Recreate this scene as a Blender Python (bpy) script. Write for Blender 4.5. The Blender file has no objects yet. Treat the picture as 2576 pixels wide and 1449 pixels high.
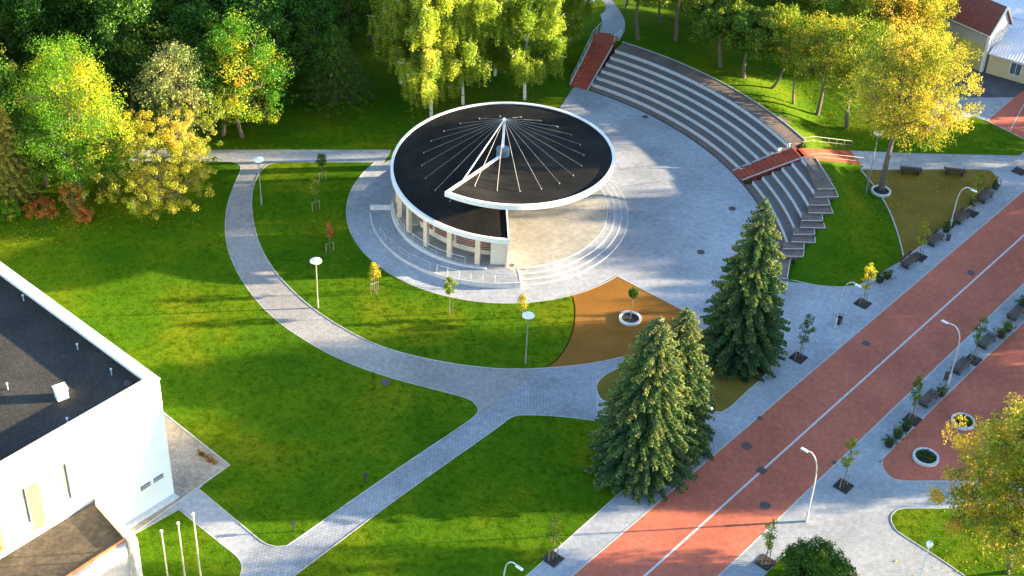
import bpy, math, random
import numpy as np
from mathutils import Vector, Matrix
from mathutils.geometry import tessellate_polygon
R = math.radians
S = bpy.context.scene
COL = S.collection
# ------------------------------------------------------------------ camera
CH = 83.2; F = 3823.257; TH = R(37.193); RO = R(2.881); CU, CV = 1288., 724.5
_fw = Vector((0, math.cos(TH), -math.sin(TH))); _r0 = Vector((1, 0, 0)); _u0 = _r0.cross(_fw)
_r = _r0*math.cos(RO)+_u0*math.sin(RO); _u = -_r0*math.sin(RO)+_u0*math.cos(RO)
cam_d = bpy.data.cameras.new('camera'); cam = bpy.data.objects.new('camera', cam_d); COL.objects.link(cam)
cam_d.sensor_width = 36; cam_d.lens = F/2576*36; cam_d.clip_end = 4000; cam_d.clip_start = .5
M3 = Matrix((_r, _u, -_fw)).transposed().to_4x4(); M3.translation = (0, 0, CH); cam.matrix_world = M3
S.camera = cam
# ------------------------------------------------------------------ sky, sun, exposure
SUN_AZ = R(8.5); SUN_EL = R(9.6)
w = bpy.data.worlds.new("World"); S.world = w; w.use_nodes = True
nt = w.node_tree; bg = nt.nodes['Background']; sky = nt.nodes.new('ShaderNodeTexSky')
sky.sky_type = 'NISHITA'; sky.sun_disc = False; sky.sun_elevation = SUN_EL; sky.sun_rotation = R(90)-SUN_AZ
sky.air_density = 1.0; sky.dust_density = .4; sky.ozone_density = 2.0
nt.links.new(sky.outputs[0], bg.inputs[0]); bg.inputs[1].default_value = .10
sd = bpy.data.lights.new('sun', 'SUN'); sun = bpy.data.objects.new('sun', sd); COL.objects.link(sun)
sd.energy = 5; sd.angle = R(.6); sd.color = (1, .80, .50)
SV = Vector((math.cos(SUN_EL)*math.cos(SUN_AZ), math.cos(SUN_EL)*math.sin(SUN_AZ), math.sin(SUN_EL)))
sun.rotation_euler = SV.to_track_quat('Z', 'Y').to_euler()
S.view_settings.view_transform = 'Standard'; S.view_settings.look = 'None'
S.view_settings.exposure = 2.92; S.view_settings.gamma = 1
S.render.engine = 'CYCLES'

# ------------------------------------------------------------------ survey helpers: plan coordinates read off the aerial view
def sstep(a, b, x):
    t = min(1, max(0, (x-a)/(b-a))); return t*t*(3-2*t)
CP = Vector((-1.51, 122.1)); CA = Vector((-9.41, 115.93))
WT = ((-6, 34.8, 0), (-5.2, 34.9, .02), (0, 36.3, .45), (3, 37.4, .82), (6, 38.8, 1.22), (9, 40.1, 1.62), (12, 41.3, 1.9), (17, 41.8, 2.1), (21, 42.2, 2.15))
def hgt(x, y):
    h = hgt0(x, y)
    if 26 < x < 38 and 127 < y < 140 and h > 0:      # cutting for the red ramp
        ux, uy = 6.5/7.43, 3.6/7.43; d = (x-28.45)*ux+(y-131.3)*uy; l = abs(-(x-28.45)*uy+(y-131.3)*ux)
        if d > .2 and l < 1.9:
            t = d/7.3; zr = 2.2 if t < .12 else 2.2-(t-.12)/.88*2.15
            c = max(0., zr-.12); f = min(1, max(0, (l-1.45)/.45)); h = min(h, c+(h-c)*f)
    return h
def hgt0(x, y):                                   # terrain: flat lawns, grass mound behind the amphitheatre
    dx, dy = x-CA.x, y-CA.y; r = math.hypot(dx, dy); a = math.degrees(math.atan2(dy, dx))
    if a < -6 or a > 76 or r < 33: return 0.
    if a > 21:
        top = 2.15*(1-sstep(66.2, 71, a)); rin = 42.2; end = 48+12*min(1, max(0, (a-25)/38))
        flat = rin+.3+2*min(1, max(0, (a-25)/38))
    else:
        rin, top = 34.8, 0.
        for (q0, r0, z0), (q1, r1, z1) in zip(WT[:-1], WT[1:]):
            if q0 <= a <= q1: f = (a-q0)/(q1-q0); rin = r0+(r1-r0)*f; top = z0+(z1-z0)*f
        end = rin+5.; flat = rin+.1
    if r < rin-.45 and a < 65.8 and a > -1: return -.25
    if r < rin and a > 21 and a < 65.8: return top*max(0, (r-rin+.45)/.45)
    if r < rin: return top*sstep(34, 41, r) if a > 60 else (top if a > -1 else 0)
    if r < flat: return top
    return top*(1-sstep(flat, end, r)) if a <= 21 or a > 30 else top*(1-min(1, (r-flat)/(end-flat)))
def G(px, py, z=0.):
    d = _fw+_r*((px-CU)/F)-_u*((py-CV)/F); t = (z-CH)/d.z
    return Vector((d.x*t, d.y*t, z))
def P(p):
    d = Vector(p)-Vector((0, 0, CH)); z = d.dot(_fw); return CU+F*d.dot(_r)/z, CV-F*d.dot(_u)/z
def GH(px, py):
    z = 0.
    for _ in range(12):
        g = G(px, py, z); z = .5*z+.5*max(0, hgt(g.x, g.y))
    g = G(px, py, z); g.z = max(0, hgt(g.x, g.y)); return g
def height_of(g, ytop):
    lo, hi = 0., 40.
    for _ in range(30):
        m = (lo+hi)/2
        if P((g.x, g.y, g.z+m))[1] > ytop: lo = m
        else: hi = m
    return lo
def q4(u, v): return (1744.1+u*.5371, 670.8+v*.5371)      # survey sheets (enlargements of the aerial view)
def qB(u, v): return (1744.1+u*.32407, 268.3+v*.32407)
def qZ(u, v): return (872.1+.3935*u, 201.2+.3935*v)
def qV(u, v): return (u*.3056, 1006.2+v*.3056)
def qH(u, v): return (2240.6+u*.2592, v*.2592)
def qP(u, v): return (2146.6+u*.25, 375.7+v*.25)
def sm(pts, n=5, closed=False):
    out = []; N = len(pts)
    rng = range(N if closed else N-1)
    for i in rng:
        if closed: p0, p1, p2, p3 = pts[i-1], pts[i], pts[(i+1) % N], pts[(i+2) % N]
        else: p0, p1, p2, p3 = pts[max(0, i-1)], pts[i], pts[i+1], pts[min(N-1, i+2)]
        for k in range(n):
            t = k/n
            out.append(tuple(.5*((2*p1[j])+(-p0[j]+p2[j])*t+(2*p0[j]-5*p1[j]+4*p2[j]-p3[j])*t*t+(-p0[j]+3*p1[j]-3*p2[j]+p3[j])*t**3) for j in (0, 1)))
    if not closed: out.append(tuple(pts[-1]))
    return out
def arc(c, r, a0, a1, n=24): return [(c.x+r*math.cos(R(a0+(a1-a0)*i/n)), c.y+r*math.sin(R(a0+(a1-a0)*i/n))) for i in range(n+1)]
def gl(pts): return [tuple(G(*p)[:2]) for p in pts]

# ------------------------------------------------------------------ materials
def newmat(name):
    m = bpy.data.materials.new(name); m.use_nodes = True; return m, m.node_tree, m.node_tree.nodes['Principled BSDF']
def N(nt, t, **kw):
    n = nt.nodes.new(t)
    for k, v in kw.items():
        if k in n.inputs: n.inputs[k].default_value = v
        else: setattr(n, k, v)
    return n
def ramp(nt, fac, stops):
    r = nt.nodes.new('ShaderNodeValToRGB'); e = r.color_ramp.elements
    while len(e) > 1: e.remove(e[-1])
    e[0].position = stops[0][0]; e[0].color = (*stops[0][1], 1)
    for p, c in stops[1:]:
        q = e.new(p); q.color = (*c, 1)
    nt.links.new(fac, r.inputs[0]); return r
def plain(name, col, rough=.6, metal=0, var=.15, scale=3., bump=0.):
    m, nt, b = newmat(name); b.inputs['Roughness'].default_value = rough; b.inputs['Metallic'].default_value = metal
    tc = N(nt, 'ShaderNodeNewGeometry'); no = N(nt, 'ShaderNodeTexNoise', Scale=scale, Detail=6.)
    nt.links.new(tc.outputs['Position'], no.inputs['Vector'])
    c0 = tuple(max(0, c*(1-var)) for c in col); c1 = tuple(min(1, c*(1+var)) for c in col)
    r = ramp(nt, no.outputs[0], [(.3, c0), (.7, c1)]); nt.links.new(r.outputs[0], b.inputs['Base Color'])
    if bump:
        bu = N(nt, 'ShaderNodeBump', Strength=bump, Distance=.03); nt.links.new(no.outputs[0], bu.inputs['Height']); nt.links.new(bu.outputs[0], b.inputs['Normal'])
    return m
def paver(name, c1, c2, mort, rot=0., bw=.42, bh=.21, stain=.35, spots=None, spotamt=.06, msz=.012, big=.12):
    m, nt, b = newmat(name); b.inputs['Roughness'].default_value = .8; b.inputs['Specular IOR Level'].default_value = .15; L = nt.links.new
    g = N(nt, 'ShaderNodeNewGeometry'); mp = N(nt, 'ShaderNodeMapping'); mp.inputs['Rotation'].default_value = (0, 0, rot)
    L(g.outputs['Position'], mp.inputs[0])
    br = N(nt, 'ShaderNodeTexBrick'); br.inputs['Color1'].default_value = (*c1, 1); br.inputs['Color2'].default_value = (*c2, 1); br.inputs['Mortar'].default_value = (*mort, 1)
    br.inputs['Scale'].default_value = 1; br.inputs['Brick Width'].default_value = bw; br.inputs['Row Height'].default_value = bh; br.inputs['Mortar Size'].default_value = msz
    L(mp.outputs[0], br.inputs['Vector'])
    n1 = N(nt, 'ShaderNodeTexNoise', Scale=big, Detail=8., Roughness=.65); L(g.outputs['Position'], n1.inputs['Vector'])
    r1 = ramp(nt, n1.outputs[0], [(.32, (1-stain,)*3), (.68, (1+stain*.25,)*3)])
    n2 = N(nt, 'ShaderNodeTexNoise', Scale=2.2, Detail=5.); L(g.outputs['Position'], n2.inputs['Vector'])
    r2 = ramp(nt, n2.outputs[0], [(.3, (.86,)*3), (.7, (1.1,)*3)])
    mx = N(nt, 'ShaderNodeMixRGB', blend_type='MULTIPLY'); mx.inputs[0].default_value = 1; L(br.outputs[0], mx.inputs[1]); L(r1.outputs[0], mx.inputs[2])
    m2 = N(nt, 'ShaderNodeMixRGB', blend_type='MULTIPLY'); m2.inputs[0].default_value = 1; L(mx.outputs[0], m2.inputs[1]); L(r2.outputs[0], m2.inputs[2])
    last = m2
    if spots:
        b2 = N(nt, 'ShaderNodeTexBrick'); b2.inputs['Color1'].default_value = (0, 0, 0, 1); b2.inputs['Color2'].default_value = (1, 1, 1, 1); b2.inputs['Mortar'].default_value = (0, 0, 0, 1)
        b2.inputs['Scale'].default_value = 1; b2.inputs['Brick Width'].default_value = bw; b2.inputs['Row Height'].default_value = bh; b2.inputs['Mortar Size'].default_value = 0.
        L(mp.outputs[0], b2.inputs['Vector'])
        n3 = N(nt, 'ShaderNodeTexNoise', Scale=.35, Detail=3.); L(g.outputs['Position'], n3.inputs['Vector'])
        ad = N(nt, 'ShaderNodeMath', operation='MULTIPLY_ADD'); L(n3.outputs[0], ad.inputs[0]); ad.inputs[1].default_value = .5; L(b2.outputs[0], ad.inputs[2])
        r3 = ramp(nt, ad.outputs[0], [(1.17-spotamt, (0, 0, 0)), (1.19-spotamt, (1, 1, 1))])
        m3 = N(nt, 'ShaderNodeMixRGB'); L(r3.outputs[0], m3.inputs[0]); L(m2.outputs[0], m3.inputs[1]); m3.inputs[2].default_value = (*spots, 1); last = m3
    L(last.outputs[0], b.inputs['Base Color'])
    bu = N(nt, 'ShaderNodeBump', Strength=.25, Distance=.01); L(br.outputs[1], bu.inputs['Height']); bu.invert = True; L(bu.outputs[0], b.inputs['Normal'])
    return m
def soil(name, a, bcol, c, sc=.35, fine=14., bump=.5, rough=.95):
    m, nt, b = newmat(name); b.inputs['Roughness'].default_value = rough; b.inputs['Specular IOR Level'].default_value = .06; L = nt.links.new
    g = N(nt, 'ShaderNodeNewGeometry')
    n1 = N(nt, 'ShaderNodeTexNoise', Scale=sc, Detail=8., Roughness=.6); L(g.outputs['Position'], n1.inputs['Vector'])
    n2 = N(nt, 'ShaderNodeTexNoise', Scale=fine, Detail=4.); L(g.outputs['Position'], n2.inputs['Vector'])
    r1 = ramp(nt, n1.outputs[0], [(.3, a), (.5, bcol), (.72, c)]); r2 = ramp(nt, n2.outputs[0], [(.3, (.72,)*3), (.7, (1.2,)*3)])
    mx = N(nt, 'ShaderNodeMixRGB', blend_type='MULTIPLY'); mx.inputs[0].default_value = 1; L(r1.outputs[0], mx.inputs[1]); L(r2.outputs[0], mx.inputs[2])
    L(mx.outputs[0], b.inputs['Base Color'])
    bu = N(nt, 'ShaderNodeBump', Strength=bump, Distance=.05); L(n2.outputs[0], bu.inputs['Height']); L(bu.outputs[0], b.inputs['Normal']); return m
def leaf(name, stops, trans=.35, attr=True, spread=.25, satv=0.0, gloss=.012):
    m, nt, b = newmat(name); L = nt.links.new; nt.nodes.remove(b); out = [n for n in nt.nodes if n.type == 'OUTPUT_MATERIAL'][0]
    at = N(nt, 'ShaderNodeAttribute', attribute_name='hue'); g = N(nt, 'ShaderNodeNewGeometry')
    oi = N(nt, 'ShaderNodeObjectInfo')
    a = N(nt, 'ShaderNodeMath', operation='MULTIPLY_ADD'); L(g.outputs['Random Per Island'], a.inputs[0]); a.inputs[1].default_value = spread; L(at.outputs['Fac'], a.inputs[2])
    a2 = N(nt, 'ShaderNodeMath', operation='SUBTRACT'); L(a.outputs[0], a2.inputs[0]); a2.inputs[1].default_value = spread/2
    a3 = N(nt, 'ShaderNodeMath', operation='MULTIPLY_ADD'); L(oi.outputs['Random'], a3.inputs[0]); a3.inputs[1].default_value = satv; L(a2.outputs[0], a3.inputs[2])
    r = ramp(nt, a3.outputs[0], stops)
    d = N(nt, 'ShaderNodeBsdfDiffuse'); t = N(nt, 'ShaderNodeBsdfTranslucent'); L(r.outputs[0], d.inputs[0]); L(r.outputs[0], t.inputs[0])
    mx = N(nt, 'ShaderNodeMixShader'); mx.inputs[0].default_value = trans; L(d.outputs[0], mx.inputs[1]); L(t.outputs[0], mx.inputs[2])
    gl_ = N(nt, 'ShaderNodeBsdfGlossy'); gl_.inputs['Roughness'].default_value = .45; gl_.inputs[0].default_value = (1, 1, 1, 1)
    m2 = N(nt, 'ShaderNodeMixShader'); m2.inputs[0].default_value = gloss; L(mx.outputs[0], m2.inputs[1]); L(gl_.outputs[0], m2.inputs[2])
    L(m2.outputs[0], out.inputs[0]); return m
ROADROT = -R(50.26)
M = {}
M['pave'] = paver('grey_plaza_pavers', (.40, .415, .45), (.34, .355, .39), (.26, .27, .29), 0.5, spots=(.6, .6, .6), spotamt=.02)
M['pave_road'] = paver('grey_promenade_pavers', (.38, .40, .44), (.33, .35, .39), (.24, .25, .275), ROADROT, .4, .2, spots=(.62, .62, .62), spotamt=.05, msz=.010)
M['pave_diag'] = paver('grey_path_pavers', (.37, .39, .43), (.29, .31, .35), (.22, .235, .26), -R(38), .34, .22, spots=(.62, .62, .62), spotamt=.10, msz=.03)
M['cobble'] = paver('old_cobbles', (.46, .44, .42), (.33, .32, .32), (.2, .19, .19), .9, .16, .13, .3, spots=(.55, .53, .5), spotamt=.03, msz=.02)
M['apron'] = paver('sandy_cobbles', (.46, .39, .31), (.32, .27, .22), (.22, .19, .16), .9, .16, .13, .35, msz=.015, big=.5)
M['red'] = paver('red_clinker', (.56, .155, .095), (.47, .135, .085), (.34, .11, .075), ROADROT, .22, .11, .26, msz=.008, big=.16)
M['redstep'] = paver('red_step_brick', (.50, .10, .055), (.40, .085, .045), (.2, .06, .05), .3, .2, .1, .2, msz=.01, big=.6)
M['stage'] = paver('stage_paving', (.41, .39, .355), (.355, .34, .31), (.27, .26, .24), .2, .6, .3, .22, msz=.01, big=.35)
M['line'] = plain('white_stone_line', (.48, .48, .49), .7)
M['kerb'] = plain('concrete_kerb', (.40, .39, .38), .8, scale=6)
M['conc'] = plain('pale_concrete', (.52, .53, .55), .75, scale=4, bump=.2)
M['white'] = plain('white_paint', (.82, .80, .76), .5, var=.04, scale=1.5)
M['stucco'] = plain('white_stucco', (.76, .78, .75), .8, var=.07, scale=.5, bump=.15)
M['rimwhite'] = plain('white_roof_trim', (.80, .78, .74), .5, var=.05)
M['tread'] = paver('brown_grey_terrace_paving', (.25, .185, .15), (.20, .15, .125), (.06, .055, .06), .3, .3, .15, .3, msz=.012, big=.5)
M['slit'] = plain('pale_reflecting_pane', (.13, .14, .15), .4, 0, .2)
M['rod'] = plain('dull_steel_rod', (.24, .23, .21), .6, 0, .1)
M['rail'] = plain('dull_white_rail', (.40, .42, .45), .6, 0, .1)
M['hub'] = plain('dark_blue_grey_metal', (.16, .19, .24), .5, .3, .1)
M['seat'] = plain('dark_grey_seat_planks', (.105, .10, .11), .7, 0, .15, 5)
M['roofblack'] = soil('black_bitumen_roof', (.011, .011, .010), (.017, .016, .015), (.036, .031, .026), .25, 6., .25, .8)
M['roofgrey'] = soil('grey_bitumen_roof', (.042, .037, .034), (.054, .048, .043), (.068, .061, .054), .3, 5., .3, .85)
M['roofbrown'] = soil('brown_canopy_roof', (.050, .042, .032), (.075, .062, .048), (.14, .11, .075), .25, 3., .3, .9)
M['grass_g'] = soil('lawn_soil_and_turf', (.030, .094, .002), (.060, .128, .002), (.145, .165, .004), .13, 5.5, .45)
M['forest_g'] = soil('forest_floor', (.012, .03, .008), (.02, .05, .01), (.05, .06, .02), .3, 5., .8)
M['ochre'] = soil('ochre_gravel', (.20, .088, .018), (.24, .108, .022), (.29, .135, .032), .3, 18., .5)
M['ochre2'] = soil('olive_ochre_gravel', (.13, .098, .018), (.17, .122, .022), (.22, .15, .03), .35, 14., .5)
M['yard'] = soil('grey_asphalt', (.07, .07, .08), (.10, .10, .11), (.14, .14, .145), .4, 8., .2)
M['dark'] = plain('dark_iron', (.035, .035, .04), .6, .3)
M['iron'] = plain('rusty_iron_cover', (.09, .075, .07), .8, .2, .3, 8)
M['wood'] = plain('dark_brown_bench_wood', (.085, .055, .045), .6, 0, .3, 12)
M['stake'] = plain('pale_timber', (.26, .20, .13), .8)
M['metal'] = plain('galvanised_metal', (.62, .64, .66), .35, .3, .1)
M['post'] = plain('white_lacquered_post', (.75, .76, .76), .4, .1, .05)
M['cream'] = plain('cream_column_paint', (.72, .58, .42), .6, 0, .08)
M['creamwall'] = plain('cream_wall_paint', (.70, .62, .52), .7, 0, .06)
M['slat'] = plain('red_brown_slat', (.36, .14, .095), .6)
M['bark'] = plain('grey_brown_bark', (.13, .10, .08), .95, 0, .35, 6, .6)
M['gravel'] = soil('dark_planting_soil', (.03, .028, .03), (.05, .045, .045), (.08, .07, .06), 2., 20., .8)
M['yellowwall'] = plain('yellow_plaster', (.52, .43, .14), .8, 0, .08, 1.)
M['beigewall'] = plain('beige_plaster', (.62, .50, .30), .8, 0, .08, 1.)
M['greywall'] = plain('grey_plaster', (.42, .42, .43), .8, 0, .08, 1.)
M['tile'] = plain('dark_red_roof_tile', (.16, .045, .035), .8, 0, .2, 3, .4)
M['glass'] = plain('window_glass', (.10, .13, .17), .12, 0, .1)
M['yellowpanel'] = plain('yellow_window_panel', (.46, .28, .10), .6, 0, .05)
M['orange'] = plain('rusty_orange_flashing', (.50, .16, .05), .6, 0, .2, 4)
M['worn'] = plain('worn_white_parapet', (.62, .57, .52), .9, 0, .4, 5, .5)
M['corr'] = plain('pale_corrugated_sheet', (.62, .62, .66), .6, 0, .1, 2.)
def birchbark():
    m, nt, b = newmat('birch_bark'); L = nt.links.new; g = N(nt, 'ShaderNodeNewGeometry'); mp = N(nt, 'ShaderNodeMapping'); mp.inputs['Scale'].default_value = (1.2, 1.2, 4.)
    L(g.outputs['Position'], mp.inputs[0]); n = N(nt, 'ShaderNodeTexNoise', Scale=1.6, Detail=4.); L(mp.outputs[0], n.inputs['Vector'])
    r = ramp(nt, n.outputs[0], [(.36, (.03, .03, .03)), (.44, (.72, .69, .63))]); L(r.outputs[0], b.inputs['Base Color']); b.inputs['Roughness'].default_value = .8; return m
M['birchbark'] = birchbark()
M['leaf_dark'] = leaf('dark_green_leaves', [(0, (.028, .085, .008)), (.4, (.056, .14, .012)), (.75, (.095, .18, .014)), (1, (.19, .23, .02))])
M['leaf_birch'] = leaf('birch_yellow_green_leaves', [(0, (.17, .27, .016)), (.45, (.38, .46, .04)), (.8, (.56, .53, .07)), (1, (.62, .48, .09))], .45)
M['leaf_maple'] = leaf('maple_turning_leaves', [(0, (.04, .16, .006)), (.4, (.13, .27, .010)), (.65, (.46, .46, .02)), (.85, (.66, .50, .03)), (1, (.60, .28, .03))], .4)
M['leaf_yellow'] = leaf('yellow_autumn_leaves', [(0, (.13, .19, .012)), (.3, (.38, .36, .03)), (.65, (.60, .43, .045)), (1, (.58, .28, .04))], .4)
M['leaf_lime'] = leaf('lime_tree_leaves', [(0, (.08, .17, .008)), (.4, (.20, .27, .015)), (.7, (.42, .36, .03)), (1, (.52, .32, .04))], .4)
M['leaf_grey'] = leaf('grey_green_poplar_leaves', [(0, (.10, .16, .035)), (.5, (.24, .28, .08)), (1, (.42, .36, .12))], .3)
M['leaf_red'] = leaf('orange_red_leaves', [(0, (.12, .12, .02)), (.4, (.40, .20, .03)), (.75, (.50, .12, .03)), (1, (.45, .06, .03))], .4)
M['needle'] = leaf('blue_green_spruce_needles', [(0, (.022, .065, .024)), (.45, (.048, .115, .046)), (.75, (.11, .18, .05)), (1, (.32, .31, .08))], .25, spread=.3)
M['larch'] = leaf('larch_needles', [(0, (.07, .11, .015)), (.5, (.20, .21, .03)), (1, (.38, .30, .05))], .3)
M['grassblade'] = leaf('grass_blades', [(0, (.040, .105, .002)), (.5, (.078, .155, .003)), (.85, (.19, .27, .004)), (1, (.28, .30, .01))], .45, gloss=0.)
M['shrub'] = leaf('planter_shrub_leaves', [(0, (.03, .07, .015)), (.6, (.07, .13, .02)), (1, (.2, .2, .04))], .25)

# ------------------------------------------------------------------ object helpers
def setp(o, label=None, cat=None, group=None, kind=None):
    if label: o['label'] = label
    if cat: o['category'] = cat
    if group: o['group'] = group
    if kind: o['kind'] = kind
    return o
def empty(name, loc, label, cat, group=None, rz=0):
    o = bpy.data.objects.new(name, None); COL.objects.link(o); o.location = loc; o.rotation_euler = (0, 0, rz)
    o.empty_display_size = .2; return setp(o, label, cat, group)
def copytree(o, parent=None):
    c = o.copy(); COL.objects.link(c)
    if parent: c.parent = parent
    for ch in list(o.children): copytree(ch, c)
    return c
class MB:
    def __init__(s): s.v = []; s.f = []; s.mi = []; s.hue = None; s.m = 0
    def face(s, idx): s.f.append(idx); s.mi.append(s.m)
    def add(s, vs, fs):
        o = len(s.v); s.v += [tuple(v) for v in vs]
        for f in fs: s.face([o+i for i in f])
    def box(s, c, size, rz=0., top=1.):
        hx, hy, hz = size[0]/2, size[1]/2, size[2]/2; ca, sa = math.cos(rz), math.sin(rz); vs = []
        for z in (-hz, hz):
            k = top if z > 0 else 1
            for x, y in ((-hx, -hy), (hx, -hy), (hx, hy), (-hx, hy)):
                x *= k; y *= k; vs.append((c[0]+x*ca-y*sa, c[1]+x*sa+y*ca, c[2]+z))
        s.add(vs, [(3, 2, 1, 0), (4, 5, 6, 7), (0, 1, 5, 4), (1, 2, 6, 5), (2, 3, 7, 6), (3, 0, 4, 7)])
    def prism(s, pts, z0, z1):                    # z may be callables of (x,y)
        n = len(pts); fz = lambda z, p: z(p[0], p[1]) if callable(z) else z
        ar = sum(pts[i][0]*pts[(i+1) % n][1]-pts[(i+1) % n][0]*pts[i][1] for i in range(n))
        if ar < 0: pts = list(reversed(pts))
        o = len(s.v); s.v += [(p[0], p[1], fz(z1, p)) for p in pts]+[(p[0], p[1], fz(z0, p)) for p in pts]
        s.face([o+i for i in range(n)]); s.face([o+n+i for i in reversed(range(n))])
        for i in range(n): s.face([o+i, o+n+i, o+n+(i+1) % n, o+(i+1) % n])
    def tube(s, pts, r, n=6, cap=True):
        pts = [Vector(p) for p in pts]; rs = r if isinstance(r, (list, tuple)) else [r]*len(pts); rings = []
        for i, p in enumerate(pts):
            d = (pts[min(i+1, len(pts)-1)]-pts[max(i-1, 0)]).normalized()
            a = d.orthogonal().normalized() if abs(d.z) > .95 else d.cross(Vector((0, 0, 1))).normalized(); b = d.cross(a)
            if abs(d.z) > .95: a = Vector((1, 0, 0)); a = (a-d*a.dot(d)).normalized(); b = d.cross(a)
            o = len(s.v); s.v += [tuple(p+a*rs[i]*math.cos(2*math.pi*k/n)+b*rs[i]*math.sin(2*math.pi*k/n)) for k in range(n)]; rings.append(o)
        for i in range(len(rings)-1):
            for k in range(n): s.face([rings[i]+k, rings[i]+(k+1) % n, rings[i+1]+(k+1) % n, rings[i+1]+k])
        if cap: s.face([rings[0]+k for k in reversed(range(n))]); s.face([rings[-1]+k for k in range(n)])
    def lathe(s, c, prof, n=20, cap=True):
        rings = []
        for r, z in prof:
            o = len(s.v); s.v += [(c[0]+r*math.cos(2*math.pi*k/n), c[1]+r*math.sin(2*math.pi*k/n), c[2]+z) for k in range(n)]; rings.append(o)
        for i in range(len(rings)-1):
            for k in range(n): s.face([rings[i]+k, rings[i]+(k+1) % n, rings[i+1]+(k+1) % n, rings[i+1]+k])
        if cap: s.face([rings[0]+k for k in reversed(range(n))]); s.face([rings[-1]+k for k in range(n)])
    def ring(s, c, r0, r1, a0, a1, z0, z1, n=40):   # annular sector slab; z0/z1 numbers or functions of t in 0..1
        fz = lambda z, t: z(t) if callable(z) else z
        full = abs(abs(a1-a0)-360) < 1e-6; o = len(s.v); k = n if full else n+1
        for i in range(k):
            t = i/n; a = R(a0+(a1-a0)*t); ca, sa = math.cos(a), math.sin(a)
            for r, z in ((r0, z0), (r1, z0), (r1, z1), (r0, z1)): s.v.append((c[0]+r*ca, c[1]+r*sa, fz(z, t)))
        for i in range(n):
            j = (i+1) % k
            for q in range(4): s.face([o+4*i+q, o+4*i+(q+1) % 4, o+4*j+(q+1) % 4, o+4*j+q])
        if not full: s.face([o+3, o+2, o+1, o]); s.face([o+4*n+q for q in range(4)])
    def build(s, name, mats, parent=None, smooth=False, **kw):
        me = bpy.data.meshes.new(name); v = s.v
        if parent is not None and kw.get('world'):
            L = parent
            T = Vector((0, 0, 0))
            while L is not None: T += L.location; L = L.parent
            v = [(a-T.x, b-T.y, c-T.z) for a, b, c in v]
        me.from_pydata(v, [], s.f)
        for m in (mats if isinstance(mats, (list, tuple)) else [mats]): me.materials.append(m)
        if max(s.mi+[0]) > 0: me.polygons.foreach_set('material_index', s.mi)
        if smooth: me.polygons.foreach_set('use_smooth', [True]*len(me.polygons))
        me.update(); o = bpy.data.objects.new(name, me); COL.objects.link(o)
        if parent is not None: o.parent = parent
        return o
def npmesh(name, V, nper, mat, parent=None, hue=None):       # V: (nfaces*nper,3)
    me = bpy.data.meshes.new(name); nf = len(V)//nper
    me.vertices.add(len(V)); me.vertices.foreach_set('co', np.ascontiguousarray(V, dtype=np.float32).ravel())
    me.loops.add(len(V)); me.loops.foreach_set('vertex_index', np.arange(len(V), dtype=np.int32))
    me.polygons.add(nf); me.polygons.foreach_set('loop_start', np.arange(0, len(V), nper, dtype=np.int32)); me.polygons.foreach_set('loop_total', np.full(nf, nper, dtype=np.int32))
    if hue is not None:
        at = me.attributes.new('hue', 'FLOAT', 'POINT'); at.data.foreach_set('value', np.repeat(hue, nper).astype(np.float32))
    me.materials.append(mat); me.update(); me.validate()
    o = bpy.data.objects.new(name, me); COL.objects.link(o)
    if parent is not None: o.parent = parent
    return o
def struct(o): o['kind'] = 'structure'; return o

# ------------------------------------------------------------------ ground
def axis(lo, hi, f0, f1, fine, coarse):
    a = list(np.arange(f0, f1+.01, fine)); x = f0; st = coarse
    while x > lo: x -= st; st *= 1.5; a.insert(0, x)
    x = f1; st = coarse
    while x < hi: x += st; st *= 1.5; a.append(x)
    return a
xs = axis(-1600, 1600, 12, 52, .4, 2.); ys = axis(-300, 2600, 106, 186, .4, 2.)
g = MB(); nx = len(xs)
for y in ys:
    for x in xs: g.v.append((x, y, hgt(x, y)))
for j in range(len(ys)-1):
    for i in range(nx-1): g.face([j*nx+i, j*nx+i+1, (j+1)*nx+i+1, (j+1)*nx+i])
struct(g.build('ground', M['grass_g'], smooth=True))

def sheet(name, pts, z, mat, skirt=.03):
    b = MB(); b.prism(pts, z-skirt, z); return struct(b.build(name, mat))
def kerbline(name, pts, z, mat='kerb', wd=.10, h=.03, closed=False):
    b = MB(); n = len(pts); pts = [Vector(p[:2]) for p in pts]
    L, Rr = [], []
    for i in range(n):
        a = pts[i-1] if (i > 0 or closed) else pts[i]; c = pts[(i+1) % n] if (i < n-1 or closed) else pts[i]
        d = (c-a).normalized(); nn = Vector((-d.y, d.x))*wd/2; L.append(pts[i]+nn); Rr.append(pts[i]-nn)
    m = n if closed else n-1
    zz = lambda p: z(p.x, p.y) if callable(z) else z
    for i in range(n):
        for q in (L[i], Rr[i]): b.v += [(q.x, q.y, zz(q)), (q.x, q.y, zz(q)+h)]
    for i in range(m):
        j = (i+1) % n; o = 4*i; p = 4*j
        b.face([o+1, o+3, p+3, p+1]); b.face([o, o+1, p+1, p]); b.face([o+2, p+2, p+3, o+3])
    return struct(b.build(name, M[mat]))
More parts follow.
